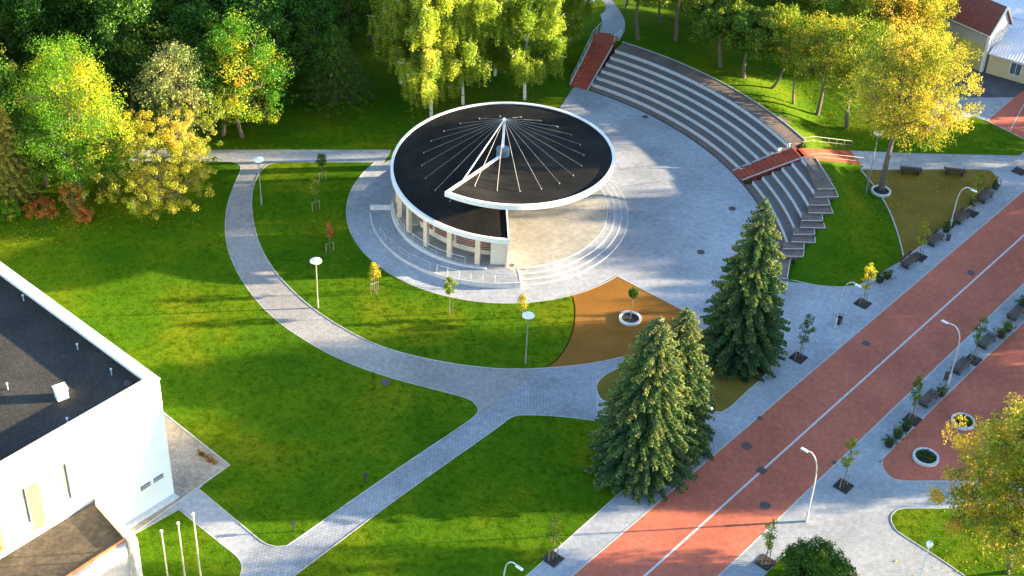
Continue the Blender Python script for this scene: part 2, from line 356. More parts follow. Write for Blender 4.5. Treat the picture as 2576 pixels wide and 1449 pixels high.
# plaza paving: one sheet, the lawns lie on it as raised islands
plaza = gl([(300, 378), (560, 377), (985, 377)])+arc(CP, 14.0, 150, 97, 14)+gl([(1408, 272), (1440, 223)])+arc(CA, 34.7, 63.5, -1.2, 60)+gl([(1981, 703)]) \
    + gl(sm([(1981, 703), (2010, 709), (2060, 719), (2130, 722), (2190, 712), (2235, 690), (2273, 652)], 3)[1:])+gl([(2495, 475), (2512, 456), (2500, 438), (2478, 427), (2165, 427), (2162, 413), (2138, 379), (2300, 386), (2576, 392), (2760, 400)]) \
    + gl([(2760, 320), (1455, 1435), (1250, 1610), (500, 1700), (200, 1500), (335, 1345), (300, 1320), (430, 1240), (410, 1040), (520, 1100), (600, 900), (500, 420), (300, 407)])
sheet('plaza_paving', plaza, .02, M['pave'])
# islands
L1 = gl(sm([(560, 407), (592, 410), (606, 425), (590, 465), (573, 515), (567, 570), (572, 620), (590, 670), (615, 715), (650, 762), (700, 810), (760, 852), (830, 892), (900, 923), (980, 950), (1060, 972), (1130, 990), (1175, 1003), (1198, 1020), (1202, 1038), (1180, 1060)], 4)) \
    + gl(sm([(1180, 1060), (960, 1208), (745, 1358), (715, 1374), (690, 1375), (668, 1368), (650, 1356)], 3)[1:])+gl([(500, 1231), (520, 1211), (578, 1171), (415, 1043), (300, 950), (-900, 400), (-700, 100), (150, 405)])
L2arc = arc(CP, 14.86, 150.5, 297.6, 70)
L2 = L2arc+gl(sm([(1440, 745), (1446, 775), (1445, 810), (1437, 845), (1420, 880), (1398, 908), (1370, 927)], 4)[1:]) \
    + gl(sm([(1370, 927), (1325, 929), (1250, 928), (1150, 917), (1050, 898), (960, 872), (880, 835), (800, 785), (740, 735), (690, 680), (655, 620), (638, 560), (633, 510), (638, 470), (652, 437), (672, 417), (702, 409)], 4)[1:])
L3 = arc(CP, 14.86, 297.6, 318.6, 10)+gl([(1555, 697), (1745, 795), (1760, 850), (1640, 885)])+gl(sm([(1560, 900), (1520, 909), (1450, 920), (1370, 927)], 4))+gl(sm([(1370, 927), (1398, 908), (1420, 880), (1437, 845), (1445, 810), (1446, 775), (1440, 745)], 4)[1:-1])
L4 = gl(sm([(1502, 985), (1510, 955), (1560, 925), (1700, 870), (1820, 805), (1900, 815), (1938, 850), (1938, 925), (1880, 985), (1825, 1033), (1785, 1036), (1650, 1030), (1530, 1014)], 4, True))
L5 = gl(sm([(740, 1450), (1000, 1255), (1230, 1092), (1285, 1052), (1320, 1045), (1400, 1048), (1480, 1057), (1600, 1075), (1680, 1100), (1700, 1122), (1680, 1145), (1555, 1245)], 4))+gl([(1325, 1449), (1150, 1610), (600, 1560)])
L6 = gl([(450, 1283), (560, 1372)])+gl(sm([(560, 1372), (598, 1403), (609, 1430), (600, 1460)], 4)[1:])+gl([(500, 1540), (330, 1560), (330, 1350)])
L9 = gl(sm([q4(1170, 1134), q4(1010, 1134), q4(960, 1140), q4(935, 1158), q4(926, 1180), q4(935, 1212), q4(965, 1248), q4(1070, 1315), q4(1200, 1400), q4(1400, 1540)], 4))+gl([(2800, 1560), (2800, 1270)])
L10 = gl(sm([q4(250, 1540), q4(330, 1449), q4(400, 1375), q4(455, 1332), q4(520, 1318), q4(600, 1340), q4(700, 1440), q4(760, 1540)], 4))
LAWNS = {}
for nm, pts, mat, zz in (('lawn', L1, 'grass_g', .05), ('lawn', L2, 'grass_g', .05), ('ochre_gravel_bed', L3, 'ochre', .045), ('lawn', L4, 'ochre2', .05), ('lawn', L5, 'grass_g', .05),
                         ('lawn', L6, 'grass_g', .05), ('lawn', L9, 'grass_g', .05), ('lawn', L10, 'grass_g', .05)):
    sheet(nm, pts, zz, M[mat], .06)
    kerbline('kerb', pts, .0, wd=.075, h=.062, closed=True)
# ochre bed right
L8 = gl(sm([(2170, 428), (2300, 427), (2470, 427), (2500, 438), (2511, 455), (2495, 477)], 4))+gl([(2274, 656)])+gl(sm([(2273, 654), (2262, 600), (2247, 555), (2229, 515), (2200, 470)], 4)[1:])
b = MB(); b.prism(L8, -.02, .03); struct(b.build('ochre_gravel_bed', M['ochre2']))
kerbline('kerb', gl(sm([(2276, 660), (2262, 600), (2247, 555), (2229, 515), (2200, 470), (2165, 428)], 4)), .0, h=.06, wd=.12)
kerbline('kerb', gl([(2274, 654), (2495, 477)]), .0, h=.06, wd=.12)
kerbline('kerb', gl(sm([(1981, 703), (2010, 709), (2060, 719), (2130, 722), (2190, 712), (2235, 690), (2273, 654)], 4)), .0, h=.05, wd=.10)
# paths, road and squares
def lineG(p0, p1, n=2): return gl([p0, p1])
def ln(px, k=0):                               # road edges, extended
    x, y = px
EL = [(1250, 1610.4), (2900, 203)]; EC = [(1450, 1603.6), (2900, 301)]; ER = [(1650, 1601), (2900, 403.4)]
road = gl([EL[0], EL[1], ER[1], ER[0]])
sheet('road', road, .034, M['red'])
def strip(a, bb, wd, z0, z1, mat, name):
    a = Vector(a); bb = Vector(bb); d = (bb-a).normalized(); n = Vector((-d.y, d.x))*wd/2
    m = MB(); m.prism([tuple(a+n), tuple(bb+n), tuple(bb-n), tuple(a-n)], z0, z1); return struct(m.build(name, M[mat]))
strip(*gl(EC), .17, .02, .039, 'line', 'road_marking')
strip(*gl(EL), .12, .02, .042, 'kerb', 'kerb'); strip(*gl(ER), .12, .02, .042, 'kerb', 'kerb')
# promenade left of the road, right of the road
prL = gl([(1455, 1437), (2900, 204), (2830, 150), (2380, 560), (2300, 628), (2270, 655), (2120, 740), (1960, 930), (1826, 1034), (1720, 1120), (1556, 1246), (1325, 1449), (1200, 1560), (1300, 1560)])
sheet('promenade_paving', prL, .028, M['pave_road'])
prR = gl([(1650, 1601), (2900, 403.4), (2900, 610), (2576, 815), (2219, 1165)]+[(2219, 1180), (2238, 1201), (2268, 1211), (2362, 1211), (2900, 1215), (2900, 1700), (1700, 1700)])
sheet('promenade_paving', prR, .027, M['pave_road'])
red2 = gl(sm([(2980, 440), (2576, 810), (2400, 975), (2228, 1146), (2219.6, 1160), (2220, 1176), (2238, 1200), (2268, 1210), (2300, 1211)], 5))+gl([(2900, 1211), (3000, 440)])
sheet('red_square', red2, .037, M['red'], .02); kerbline('kerb', red2, .02, h=.022, wd=.12, closed=True)
# diagonal path pavers and the old cobbled junction
diag = gl([(690, 1450), (560, 1560), (480, 1560), (608, 1420), (650, 1357), (668, 1369), (690, 1376), (715, 1375), (745, 1359), (1182, 1060), (1230, 1030), (1372, 927), (1450, 920), (1520, 909), (1560, 900), (1640, 885), (1760, 850), (1500, 960), (1500, 1058), (1400, 1050), (1320, 1047), (1285, 1054), (1230, 1094), (740, 1450)])
sheet('path', diag, .024, M['pave_diag'], .015)
curve = gl(sm([(598, 405), (608, 425), (590, 465), (573, 515), (566, 570), (571, 620), (589, 670), (613, 715), (648, 762), (698, 812), (758, 855), (828, 896), (900, 927), (980, 954), (1060, 976), (1130, 993), (1175, 1006), (1200, 1022), (1204, 1042), (1205, 1045)], 3)) \
    + gl([(1230, 1030), (1372, 925)])+gl(sm([(1325, 927), (1250, 926), (1150, 915), (1050, 896), (960, 870), (880, 833), (800, 783), (742, 733), (692, 678), (657, 620), (640, 560), (635, 510), (640, 470), (654, 437), (674, 415), (700, 405)], 3))
sheet('path', curve, .0245, M['cobble'], .015)
apron = gl([(400, 1030), (578, 1171), (345, 1340), (250, 1400), (100, 1449), (100, 1200)])
sheet('building_apron', apron, .040, M['apron'], .03); kerbline('kerb', gl([(330, 1348), (578, 1171), (400, 1030)]), .02, wd=.12, h=.04)
p6 = gl([(450, 1283), (500, 1231), (655, 1358), (608, 1418), (560, 1372)]); sheet('path', p6, .0245, M['pave_road'], .015)
# yard, grey paving and small red square at the upper right
yard = gl([(2400, 190), (2470, 180), (2900, 330), (2900, 100), (2300, 60)])
sheet('yard', gl([(2380, 120), (2330, 330), (2450, 292), (2600, 352), (2900, 460), (2900, 60), (2380, -60)]), .012, M['pave'])
sheet('yard', gl([(2280, 60), (2330, 248), (2428, 246), (2546, 245), (2900, 235), (2900, -200), (2300, -200)]), .016, M['yard'])
sheet('red_square', gl([(2482, 304), (2549, 246), (2900, 10), (2900, 520), (2576, 350)]), .022, M['red'])
kerbline('kerb', gl([(2549, 246), (2482, 304), (2576, 350), (2700, 412)]), .01, h=.03)
kerbline('kerb', gl([(2576, 262), (2540, 330)]), .012, h=.018)
# path over the mound behind the left staircase
def drape(name, Lp, Rp, mat, dz=.04):
    b = MB(); n = len(Lp); m = 4
    for i in range(n):
        for k in range(m+1):
            t = k/m; p = [Lp[i][j]*(1-t)+Rp[i][j]*t for j in (0, 1)]; b.v.append((p[0], p[1], max(0, hgt(*p))+dz))
    for i in range(n-1):
        for k in range(m): b.face([i*(m+1)+k, i*(m+1)+k+1, (i+1)*(m+1)+k+1, (i+1)*(m+1)+k])
    return struct(b.build(name, M[mat]))
def ghl(pts): return [tuple(GH(*p)[:2]) for p in pts]
drape('path', ghl(sm([(1497, 92), (1512, 72), (1514, 52), (1502, 26), (1470, 2), (1400, -30), (1300, -50)], 5)), ghl(sm([(1556, 104), (1571, 78), (1570, 48), (1552, 18), (1525, -10), (1440, -55), (1330, -80)], 5)), 'pave')

# ------------------------------------------------------------------ grass blades on the lawns
def grass_stuff():
    em = MB()
    for pts in (L1, L2, L5, L6, L9, L10): 
        n = len(pts); o = len(em.v); ar = sum(pts[i][0]*pts[(i+1) % n][1]-pts[(i+1) % n][0]*pts[i][1] for i in range(n))
        p2 = pts if ar > 0 else list(reversed(pts)); em.v += [(p[0], p[1], .05) for p in p2]; em.face([o+i for i in range(n)])
    # mound and lawn right of the terraces, lawn behind the pavilion: cells of a grid
    def inpoly(x, y, poly):
        c = False; n = len(poly); j = n-1
        for i in range(n):
            if (poly[i][1] > y) != (poly[j][1] > y) and x < (poly[j][0]-poly[i][0])*(y-poly[i][1])/(poly[j][1]-poly[i][1])+poly[i][0]: c = not c
            j = i
        return c
    L7 = gl(sm([(1981, 703), (2010, 709), (2060, 719), (2130, 722), (2190, 712), (2235, 690), (2273, 654)], 4))+gl(sm([(2273, 654), (2262, 600), (2247, 555), (2229, 515), (2165, 428)], 4))
    back = gl([(150, 374), (1000, 374), (1100, 300), (1400, 272), (1437, 223), (1470, 120), (1490, 100), (1450, 20), (700, 200), (150, 300)])
    pathp = ghl([(1497, 92), (1512, 72), (1514, 52), (1502, 26), (1470, 2), (1525, -10), (1552, 18), (1570, 48), (1571, 78), (1556, 104)])
    rampp = [(28.2, 132.9), (34.5, 136.4), (35.2, 133.6), (28.5, 130.4)]
    tr = gl([(2138, 377), (2576, 391), (2760, 398), (2760, 420), (2450, 292), (2300, 330), (2200, 200)])
    st = 1.0
    for ix in range(-36, 62):
        for iy in range(110, 186):
            x, y = ix*st, iy*st; cx, cy = x+.5, y+.5
            r = math.hypot(cx-CA.x, cy-CA.y); a = math.degrees(math.atan2(cy-CA.y, cx-CA.x)); ok = False
            if r > 43.4 and 14 < a < 62 and r < 62: ok = not inpoly(cx, cy, rampp)
            if 64.9 < a < 100 and r > 35 and inpoly(cx, cy, back): ok = True
            if a >= 66.5 and inpoly(cx, cy, back): ok = True
            if a < 21 and hgt(cx, cy) > .02: ok = r > 36.8+6.4*max(0, min(1, (a+1)/14))
            if a < 21.5 and inpoly(cx, cy, L7) and hgt(cx, cy) >= 0: ok = r > 37.3+6.2*max(0, min(1, (a+1)/14))
            if inpoly(cx, cy, pathp) or inpoly(cx, cy, plaza) or inpoly(cx, cy, L8): ok = False
            if r > 55 and a < 60: ok = inpoly(cx, cy, tr) and not inpoly(cx, cy, gl([(2428, 240), (2450, 300), (2600, 360), (2900, 480), (2900, 100)]))
            if ok and inpoly(cx, cy, road): ok = False
            if ok:
                o = len(em.v); em.v += [(p, q, hgt(p, q)) for p, q in ((x, y), (x+st, y), (x+st, y+st), (x, y+st))]; em.face([o, o+1, o+2, o+3])
    o = em.build('grass', M['grassblade']); setp(o, 'short mown grass covering the lawns', 'grass', kind='stuff')
    rng = np.random.default_rng(5); nb = 34
    cx = rng.normal(0, .13, (nb, 2)); az = rng.uniform(0, 2*np.pi, nb); ln_ = rng.uniform(.018, .042, nb); lean = rng.normal(0, .05, (nb, 2)); wd = .014
    V = np.zeros((nb, 3, 3)); V[:, 0, :2] = cx+wd*np.c_[np.cos(az), np.sin(az)]; V[:, 1, :2] = cx-wd*np.c_[np.cos(az), np.sin(az)]; V[:, 2, :2] = cx+lean; V[:, 2, 2] = ln_
    tuft = npmesh('grass_tuft', V.reshape(-1, 3), 3, M['grassblade'], hue=rng.uniform(.2, .7, nb)); COL.objects.unlink(tuft)
    ng = bpy.data.node_groups.new('grass_scatter', 'GeometryNodeTree')
    ng.interface.new_socket('Geometry', in_out='INPUT', socket_type='NodeSocketGeometry'); ng.interface.new_socket('Geometry', in_out='OUTPUT', socket_type='NodeSocketGeometry')
    A = ng.nodes.new; gi, go = A('NodeGroupInput'), A('NodeGroupOutput')
    di = A('GeometryNodeDistributePointsOnFaces'); di.inputs['Density'].default_value = 5
    ins = A('GeometryNodeInstanceOnPoints'); oi = A('GeometryNodeObjectInfo'); oi.inputs[0].default_value = tuft
    rv = A('FunctionNodeRandomValue'); rv.data_type = 'FLOAT_VECTOR'; rv.inputs[0].default_value = (0, 0, 0); rv.inputs[1].default_value = (0, 0, 6.28)
    sc = A('FunctionNodeRandomValue'); sc.data_type = 'FLOAT'; sc.inputs[2].default_value = .7; sc.inputs[3].default_value = 1.25
    K = ng.links.new; K(gi.outputs[0], di.inputs['Mesh']); K(di.outputs['Points'], ins.inputs['Points']); K(oi.outputs['Geometry'], ins.inputs['Instance'])
    K(rv.outputs[0], ins.inputs['Rotation']); K(sc.outputs[1], ins.inputs['Scale']); K(ins.outputs[0], go.inputs[0])
    mod = o.modifiers.new('grass', 'NODES'); mod.node_group = ng
grass_stuff()

# ------------------------------------------------------------------ amphitheatre
def V3(g, z): return (g.x, g.y, z)
am = empty('amphitheatre', (22, 125, 0), 'curved open-air terraces with brown treads and six pale concrete bench rows', 'amphitheatre')
RK = lambda k: 35.4+1.05*k
FZ = lambda k: .05+.36*k
ENDA = [1.3, 4.3, 7.0, 9.8, 12.4, 15.4]
m = MB(); m.ring(CA, 34.5, 34.66, -1.2, 63.6, -.05, .028, 90); m.build('drain_slot', M['dark'], am, world=True)
for k in range(7):
    r0 = 34.68 if k == 0 else RK(k-1)+.5; r1 = RK(k)+.03 if k < 6 else 42.75
    m = MB(); a0 = -1. if k == 0 else ENDA[k-1]-.2
    if k == 0: m.ring(CA, r0, r1, -1, 21.5, -.3, FZ(k), 20); m.ring(CA, r0, r1, 25.3, 61.2, -.3, FZ(k), 50)
    else:
        m.ring(CA, r0, min(r1, 42.0), a0, 21.4, -.3, FZ(k), 30); m.ring(CA, r0, r1, 25.2, 61.3, -.3, FZ(k), 50)
    m.build('tread', M['tread'], am, world=True)
m = MB(); m.ring(CA, 42.76, 42.88, 25.3, 61.5, 1.6, FZ(6)+.06, 50); m.build('kerb', M['kerb'], am, world=True)
for k in range(6):
    for a0, a1 in ((ENDA[k], 21.35), (25.25, 61.25)):
        m = MB(); m.ring(CA, RK(k)+.02, RK(k)+.54, a0, a1, -.3, FZ(k)+.36, 50)
        bb = m.build('bench', M['conc'], am, world=True)
        m = MB(); m.ring(CA, RK(k)+.10, RK(k)+.56, a0+.12, a1-.12, FZ(k)+.362, FZ(k)+.44, 50)
        o_ = m.build('seat', M['seat'], am, world=True); o_.parent = bb
WINGS = [(2.21, [(860, 395), (950, 400), (1100, 637), (962, 641), (940, 600)]), (2.03, [(942, 641), (1100, 637), (1128, 700), (940, 704)]),
         (1.85, [(905, 704), (1045, 706), (1062, 765), (900, 765)]), (1.67, [(895, 765), (1062, 765), (1087, 828), (893, 825)]),
         (1.49, [(845, 822), (998, 828), (1005, 885), (840, 885)]), (1.31, [(833, 885), (1005, 885), (1025, 942), (830, 938)]),
         (1.13, [(780, 935), (940, 940), (942, 992), (775, 992)]), (.95, [(765, 992), (942, 992), (946, 1055), (758, 1050)]),
         (.77, [(700, 1050), (858, 1055), (860, 1105), (695, 1105)]), (.59, [(680, 1105), (860, 1105), (852, 1165), (672, 1160)]),
         (.26, [(640, 1160), (755, 1165), (728, 1338), (680, 1330)])]
for i, (z, pts) in enumerate(WINGS):
    pp = [tuple(G(*qB(*p), z)[:2]) for p in pts]
    m = MB(); m.prism(pp, -.4, z+.014-.002*i); s_ = m.build('end_step', M['tread'], am, world=True)
    k_ = MB()
    for a, c in ((2, 3), (1, 2)) if i != 0 else ((1, 2), (2, 3)):
        A_, C_ = Vector((*pp[a], z+.02)), Vector((*pp[c], z+.02)); k_.tube([A_, C_], .055, 4)
    kk = k_.build('edging', M['kerb'], am, world=True)
# dark paved spur behind the top row
sp = [tuple(GH(*qB(*p))[:2]) for p in [(600, 60), (655, 60), (755, 120), (683, 148), (770, 210), (700, 180)]]
m = MB(); m.prism(sp, 1.5, lambda x, y: max(0, hgt(x, y))+.05); m.build('tread', M['tread'], am, world=True)

def steps(label, ab, at, r0, r1, n, z1, width_ang):
    t = empty('staircase', (CA.x+r0*math.cos(R(ab)), CA.y+r0*math.sin(R(ab)), 0), label, 'stairs')
    for i in range(n):
        f0, f1 = i/n, (i+1)/n; a = ab+(at-ab)*(f0+f1)/2
        m = MB(); m.ring(CA, r0+(r1-r0)*f0+(.004 if i else 0), r0+(r1-r0)*f1, a, a+width_ang, -.3, z1*(i+1)/n, 3)
        m.build('step', M['redstep'], t, world=True)
    for s, off in ((0, -.12), (1, .12)):
        pts = []
        for i in range(n+1):
            f = i/n; a = R(ab+(at-ab)*f+(width_ang if s else 0)); rr = r0+(r1-r0)*f
            pts.append((CA.x+rr*math.cos(a)+off*-math.sin(a), CA.y+rr*math.sin(a)+off*math.cos(a), z1*f+.12))
        m = MB(); m.tube(pts, .09, 4); m.build('cheek', M['kerb'], t, world=True)
    return t
st_r = steps('red brick stairs cutting through the right part of the terraces', 23.0, 21.6, 34.75, 41.2, 14, 2.2, 2.75)
st_l = steps('red brick stairs at the left end of the terraces near the birches', 61.4, 62.3, 34.4, 41.3, 14, 2.2, 3.2)
# landings and ramps in red brick
def prismpart(pts, z0, z1, mat, parent, name):
    m = MB(); m.prism(pts, z0, z1); return m.build(name, M[mat], parent, world=True)
a_, b_, c_, d_ = (28.05, 132.35), (28.85, 130.2), (35.3, 133.75), (34.6, 136.2)
n1 = 10; RZ = []
def rz0(t): return 2.2 if t < .12 else 2.2-(t-.12)/.88*2.15
m = MB()
for i in range(n1+1):
    t = i/n1; ax = a_[0]+(d_[0]-a_[0])*t; ay = a_[1]+(d_[1]-a_[1])*t; bx = b_[0]+(c_[0]-b_[0])*t; by = b_[1]+(c_[1]-b_[1])*t
    z = rz0(t); RZ.append(z); m.v += [(ax, ay, z), (bx, by, z), (ax, ay, -.3), (bx, by, -.3)]
for i in range(n1):
    o = 4*i; m.face([o, o+1, o+5, o+4]); m.face([o, o+4, o+6, o+2]); m.face([o+1, o+3, o+7, o+5])
m.build('ramp', M['redstep'], st_r, world=True)
lz = [(CA.x+r*math.cos(R(a)), CA.y+r*math.sin(R(a))) for r, a in ((41.3, 62.2), (42.6, 62.5), (43.6, 62.6), (43.9, 64.4), (43.4, 66.4), (42.3, 66.0), (41.3, 65.6))]
prismpart(lz, .5, 2.215, 'redstep', st_l, 'landing')

def railing(label, pts, h=1.0, post=1.3, mid=1, mat='rail', r=.026, name='metal_railing', group=None):
    pts = [Vector(p) for p in pts]; t = empty(name, pts[0], label, 'railing', group)
    m = MB(); m.tube([p+Vector((0, 0, h)) for p in pts], r, 5); m.build('handrail', M[mat], t, world=True)
    for q in range(mid):
        m = MB(); m.tube([p+Vector((0, 0, h*(q+1)/(mid+1))) for p in pts], r*.6, 4); m.build('rail', M[mat], t, world=True)
    L = [0]
    for i in range(1, len(pts)): L.append(L[-1]+(pts[i]-pts[i-1]).length)
    k = max(1, round(L[-1]/post))
    for q in range(k+1):
        d = L[-1]*q/k; i = 0
        while i < len(L)-2 and L[i+1] < d: i += 1
        p = pts[i].lerp(pts[i+1], (d-L[i])/max(1e-6, L[i+1]-L[i]))
        m = MB(); m.tube([p, p+Vector((0, 0, h))], r*.9, 5); m.build('post', M[mat], t, world=True)
    return t
def off(p, q, t): return (p[0]+(q[0]-p[0])*t, p[1]+(q[1]-p[1])*t)
def rampz(t): return rz0(t)
railing('tall metal railing on the grass side of the red ramp', [(*off((28.9, 133.1), (34.7, 136.5), t), rampz(t)) for t in [i/6 for i in range(7)]], 1.0, 1.2, 1, 'rod', .026)
railing('low metal railing on the lawn side of the red ramp', [(*off((29.2, 130.1), (35.4, 133.5), t), rampz(t)) for t in [i/6 for i in range(7)]], .9, 1.2, 1, 'rod', .02)
railing('white metal railing along the outer edge of the left red stairs', [(CA.x+(34.6+6.7*t)*math.cos(R(64.8+.95*t)), CA.y+(34.6+6.7*t)*math.sin(R(64.8+.95*t)), 2.2*t) for t in [i/8 for i in range(9)]], .95, 1.2)
q1 = [GH(*p) for p in [(1490, 98), (1500, 88), (1511, 75)]]; railing('short railing on the left of the path above the left stairs', q1, .95, 1.2, 1, 'metal', .03)
q1 = [GH(*p) for p in [(1545, 108), (1556, 100), (1562, 94)]]; railing('short railing on the right of the path above the left stairs', q1, .95, 1.2, 1, 'post', .03)

# ------------------------------------------------------------------ stage and ramp round the pavilion
stg = empty('round_stage', (CP.x, CP.y, 0), 'round pale paved stage with shallow rings of steps under the pavilion', 'stage')
m = MB(); m.lathe((CP.x, CP.y, 0), [(10.4, 0), (10.4, .6)], 96); m.build('platform', M['stage'], stg, world=True)
for i, (r, z) in enumerate(((12.4, .15), (11.75, .30), (11.1, .45))):
    m = MB(); m.ring(CP, r-.62, r, -79.5, 100, .0, z, 80); m.build('step', M['pave'], stg, world=True)
    m = MB(); m.ring(CP, r-.055, r+.015, -79.5, 100, z-.10, z+.006, 80); m.build('step_edge', M['line'], stg, world=True)
m = MB(); m.ring(CP, 10.36, 10.43, -79.5, 100, .5, .606, 80); m.build('step_edge', M['line'], stg, world=True)
m = MB(); m.ring(CP, 10.42, 12.5, -79.6, -184, lambda t: -.05, lambda t: .60 if t < .02 else max(.03, .60-.6*(t-.02)/.88), 50); m.build('ramp', M['pave'], stg, world=True)
m = MB(); m.ring(CP, 12.5, 12.66, -79.6, -172, -.05, lambda t: max(.10, .66-.6*t/.9), 50); m.build('ramp_kerb', M['line'], stg, world=True)
m = MB(); m.ring(CP, 10.36, 10.62, -95, -176, .2, .66, 40); m.build('platform_kerb', M['conc'], stg, world=True)
m = MB(); m.ring(CP, 10.4, 12.5, -79.6, -79.1, -.02, .63, 2); m.build('end_wall', M['conc'], stg, world=True)
a = R(-175); m = MB(); m.box((CP.x+11.6*math.cos(a), CP.y+11.6*math.sin(a), .28), (2.0, .22, .5), a); m.build('end_wall', M['conc'], stg, world=True)
for i in range(3): m = MB(); m.ring(CP, 10.4, 12.4-.5*i, -177, -200, -.02, .13*(i+1), 12); m.build('step', M['pave'], stg, world=True)
def pc(r, a, z): return (CP.x+r*math.cos(R(a)), CP.y+r*math.sin(R(a)), z)
railing('white curved railing low on the left of the stage ramp', [pc(12.35, a, .06+max(0, (a+160)/80*.5)) for a in np.linspace(-155, -119, 12)], .85, 1.25, 1, 'rail', .026)
railing('white curved railing in front of the stage ramp near the cream wall', [pc(12.35, a, .32+.28*(a+116)/36) for a in np.linspace(-116, -80, 12)], .85, 1.1, 1, 'rail', .026)
railing('thin railing between the cream columns of the pavilion', [pc(10.5, a, .62) for a in np.linspace(-172, -106, 20)], .85, 1.5, 1, 'metal', .025)

# ------------------------------------------------------------------ pavilion with the spiral roof
pv = empty('pavilion', (CP.x, CP.y, .6), 'round open pavilion with spiral black roof, white rim and a mast with cables', 'pavilion')
A0, SWEEP = -85., 391.
rz = lambda t: 3.95+.594*R(SWEEP)*t
ZI = 6.35
zc = lambda t, r: ZI+(rz(t)-ZI)*r/10.6
m = MB()
for i in range(151):
    t = i/150; a = R(A0-SWEEP*t); ca, sa = math.cos(a), math.sin(a)
    for r, dz in ((.45, -.36), (10.33, -.36), (10.33, -.10), (.45, -.10)): m.v.append((CP.x+r*ca, CP.y+r*sa, zc(t, r)+dz))
for i in range(150):
    for q in range(4): m.face([4*i+q, 4*i+4+q, 4*i+4+(q+1) % 4, 4*i+(q+1) % 4])
m.build('roof', M['roofblack'], pv, world=True)
rim = MB(); rim.ring(CP, 10.331, 10.60, A0, A0-SWEEP, lambda t: rz(t)-.46, lambda t: rz(t)+.02, 180)
def radial(a, z0, z1, mat, name, r0=.5, r1=10.6, wd=.28):
    ca, sa = math.cos(R(a)), math.sin(R(a)); m = MB(); zi = ZI-.46
    for r, za in ((r0, ZI+(z0-ZI+.46)*r0/10.6-.46), (r1, z0)):
        for s_, h_ in ((-wd/2, 0), (wd/2, 0), (wd/2, z1-z0), (-wd/2, z1-z0)): m.v.append((CP.x+r*ca-s_*sa, CP.y+r*sa+s_*ca, za+h_))
    for q in range(4): m.face([q, (q+1) % 4, 4+(q+1) % 4, 4+q])
    m.face([3, 2, 1, 0]); m.face([4, 5, 6, 7]); return m.build(name, M[mat], pv, world=True)
rim.build('roof_rim', M['rimwhite'], pv, world=True)
zt_ = rz(1.); radial(A0-SWEEP-.8, zt_-.46, zt_+.03, 'rimwhite', 'end_beam', .3, 10.6, .26)
radial(A0+.45, 3.49, 3.97, 'rimwhite', 'end_beam', .3, 10.6, .14)
# columns
for a in (-178.5, -163.5, -147.9, -132, -116.1, -100.3, -194, -210, -228, -250, -275, -300):
    s = (A0-a) % 360; z = zc(s/SWEEP, 9.95)-.36
    m = MB(); c = pc(9.95, a, (.6+z)/2); m.box(c, (.34, .46, z-.6), R(a)); m.build('column', M['cream'], pv, world=True)
# curved back wall with slats
m = MB(); m.ring(CP, 8.2, 8.4, -86, -150, .6, lambda t: 3.7+.594*R(64*t), 30); m.build('curved_wall', M['creamwall'], pv, world=True)
m = MB(); m.ring(CP, 8.2, 10.2, -85.6, -84.6, .6, 3.49, 2); m.build('end_wall', M['creamwall'], pv, world=True)
m = MB(); m.ring(CP, 9.6, 9.78, -85.7, -93.5, .6, 3.5, 4); m.build('wall_panel', M['creamwall'], pv, world=True)
for i in range(8):
    z = 3.25-.24*i
    for j, (s0, s1) in enumerate(((-94, -101), (-102, -115.5), (-117, -131), (-133, -146))):
        m = MB(); m.ring(CP, 8.95, 9.05, s0, s1, lambda t: z-.04+.12*j, lambda t: z+.04+.12*j, 8); m.build('slat', M['slat'], pv, world=True)
m = MB(); m.ring(CP, 8.75, 8.85, -93, -147, 1.0, 3.7, 20); m.build('slat_backing', M['creamwall'], pv, world=True)
# mast, hub, cables
m = MB(); m.tube([(CP.x, CP.y, .6), (CP.x, CP.y, 10.25)], .11, 10); m.build('mast', M['metal'], pv, world=True, smooth=True)
m = MB(); m.lathe((CP.x, CP.y, 0), [(.62, 5.6), (.62, 7.0), (.50, 7.08), (.18, 7.09)], 20); m.build('hub', M['hub'], pv, world=True)
m = MB(); m.lathe((CP.x, CP.y, 0), [(.1, 9.75), (.17, 9.85), (.17, 10.2), (.06, 10.35)], 12); m.build('mast_head', M['rimwhite'], pv, world=True)
for i in range(23):
    a = -126.6-15.5*i; s = A0-a
    if s > SWEEP-6: break
    z = zc(s/SWEEP, 7.6)-.06; p0 = Vector(pc(.2, a, 10.1)); p1 = Vector(pc(7.6, a, z+.08))
    m = MB(); m.tube([p0, p1], .026 if i > 15 or i < 2 else .015, 4); m.lathe(pc(7.65, a, z-.04), [(.06, 0), (.06, .08), (.03, .14)], 8)
    m.build('cable', M['rod'], pv, world=True)
m = MB(); m.tube([pc(.2, -116, 10.1), pc(7.8, A0-SWEEP-.8, zc(1., 7.8))], .06, 6); m.build('stay', M['rimwhite'], pv, world=True)

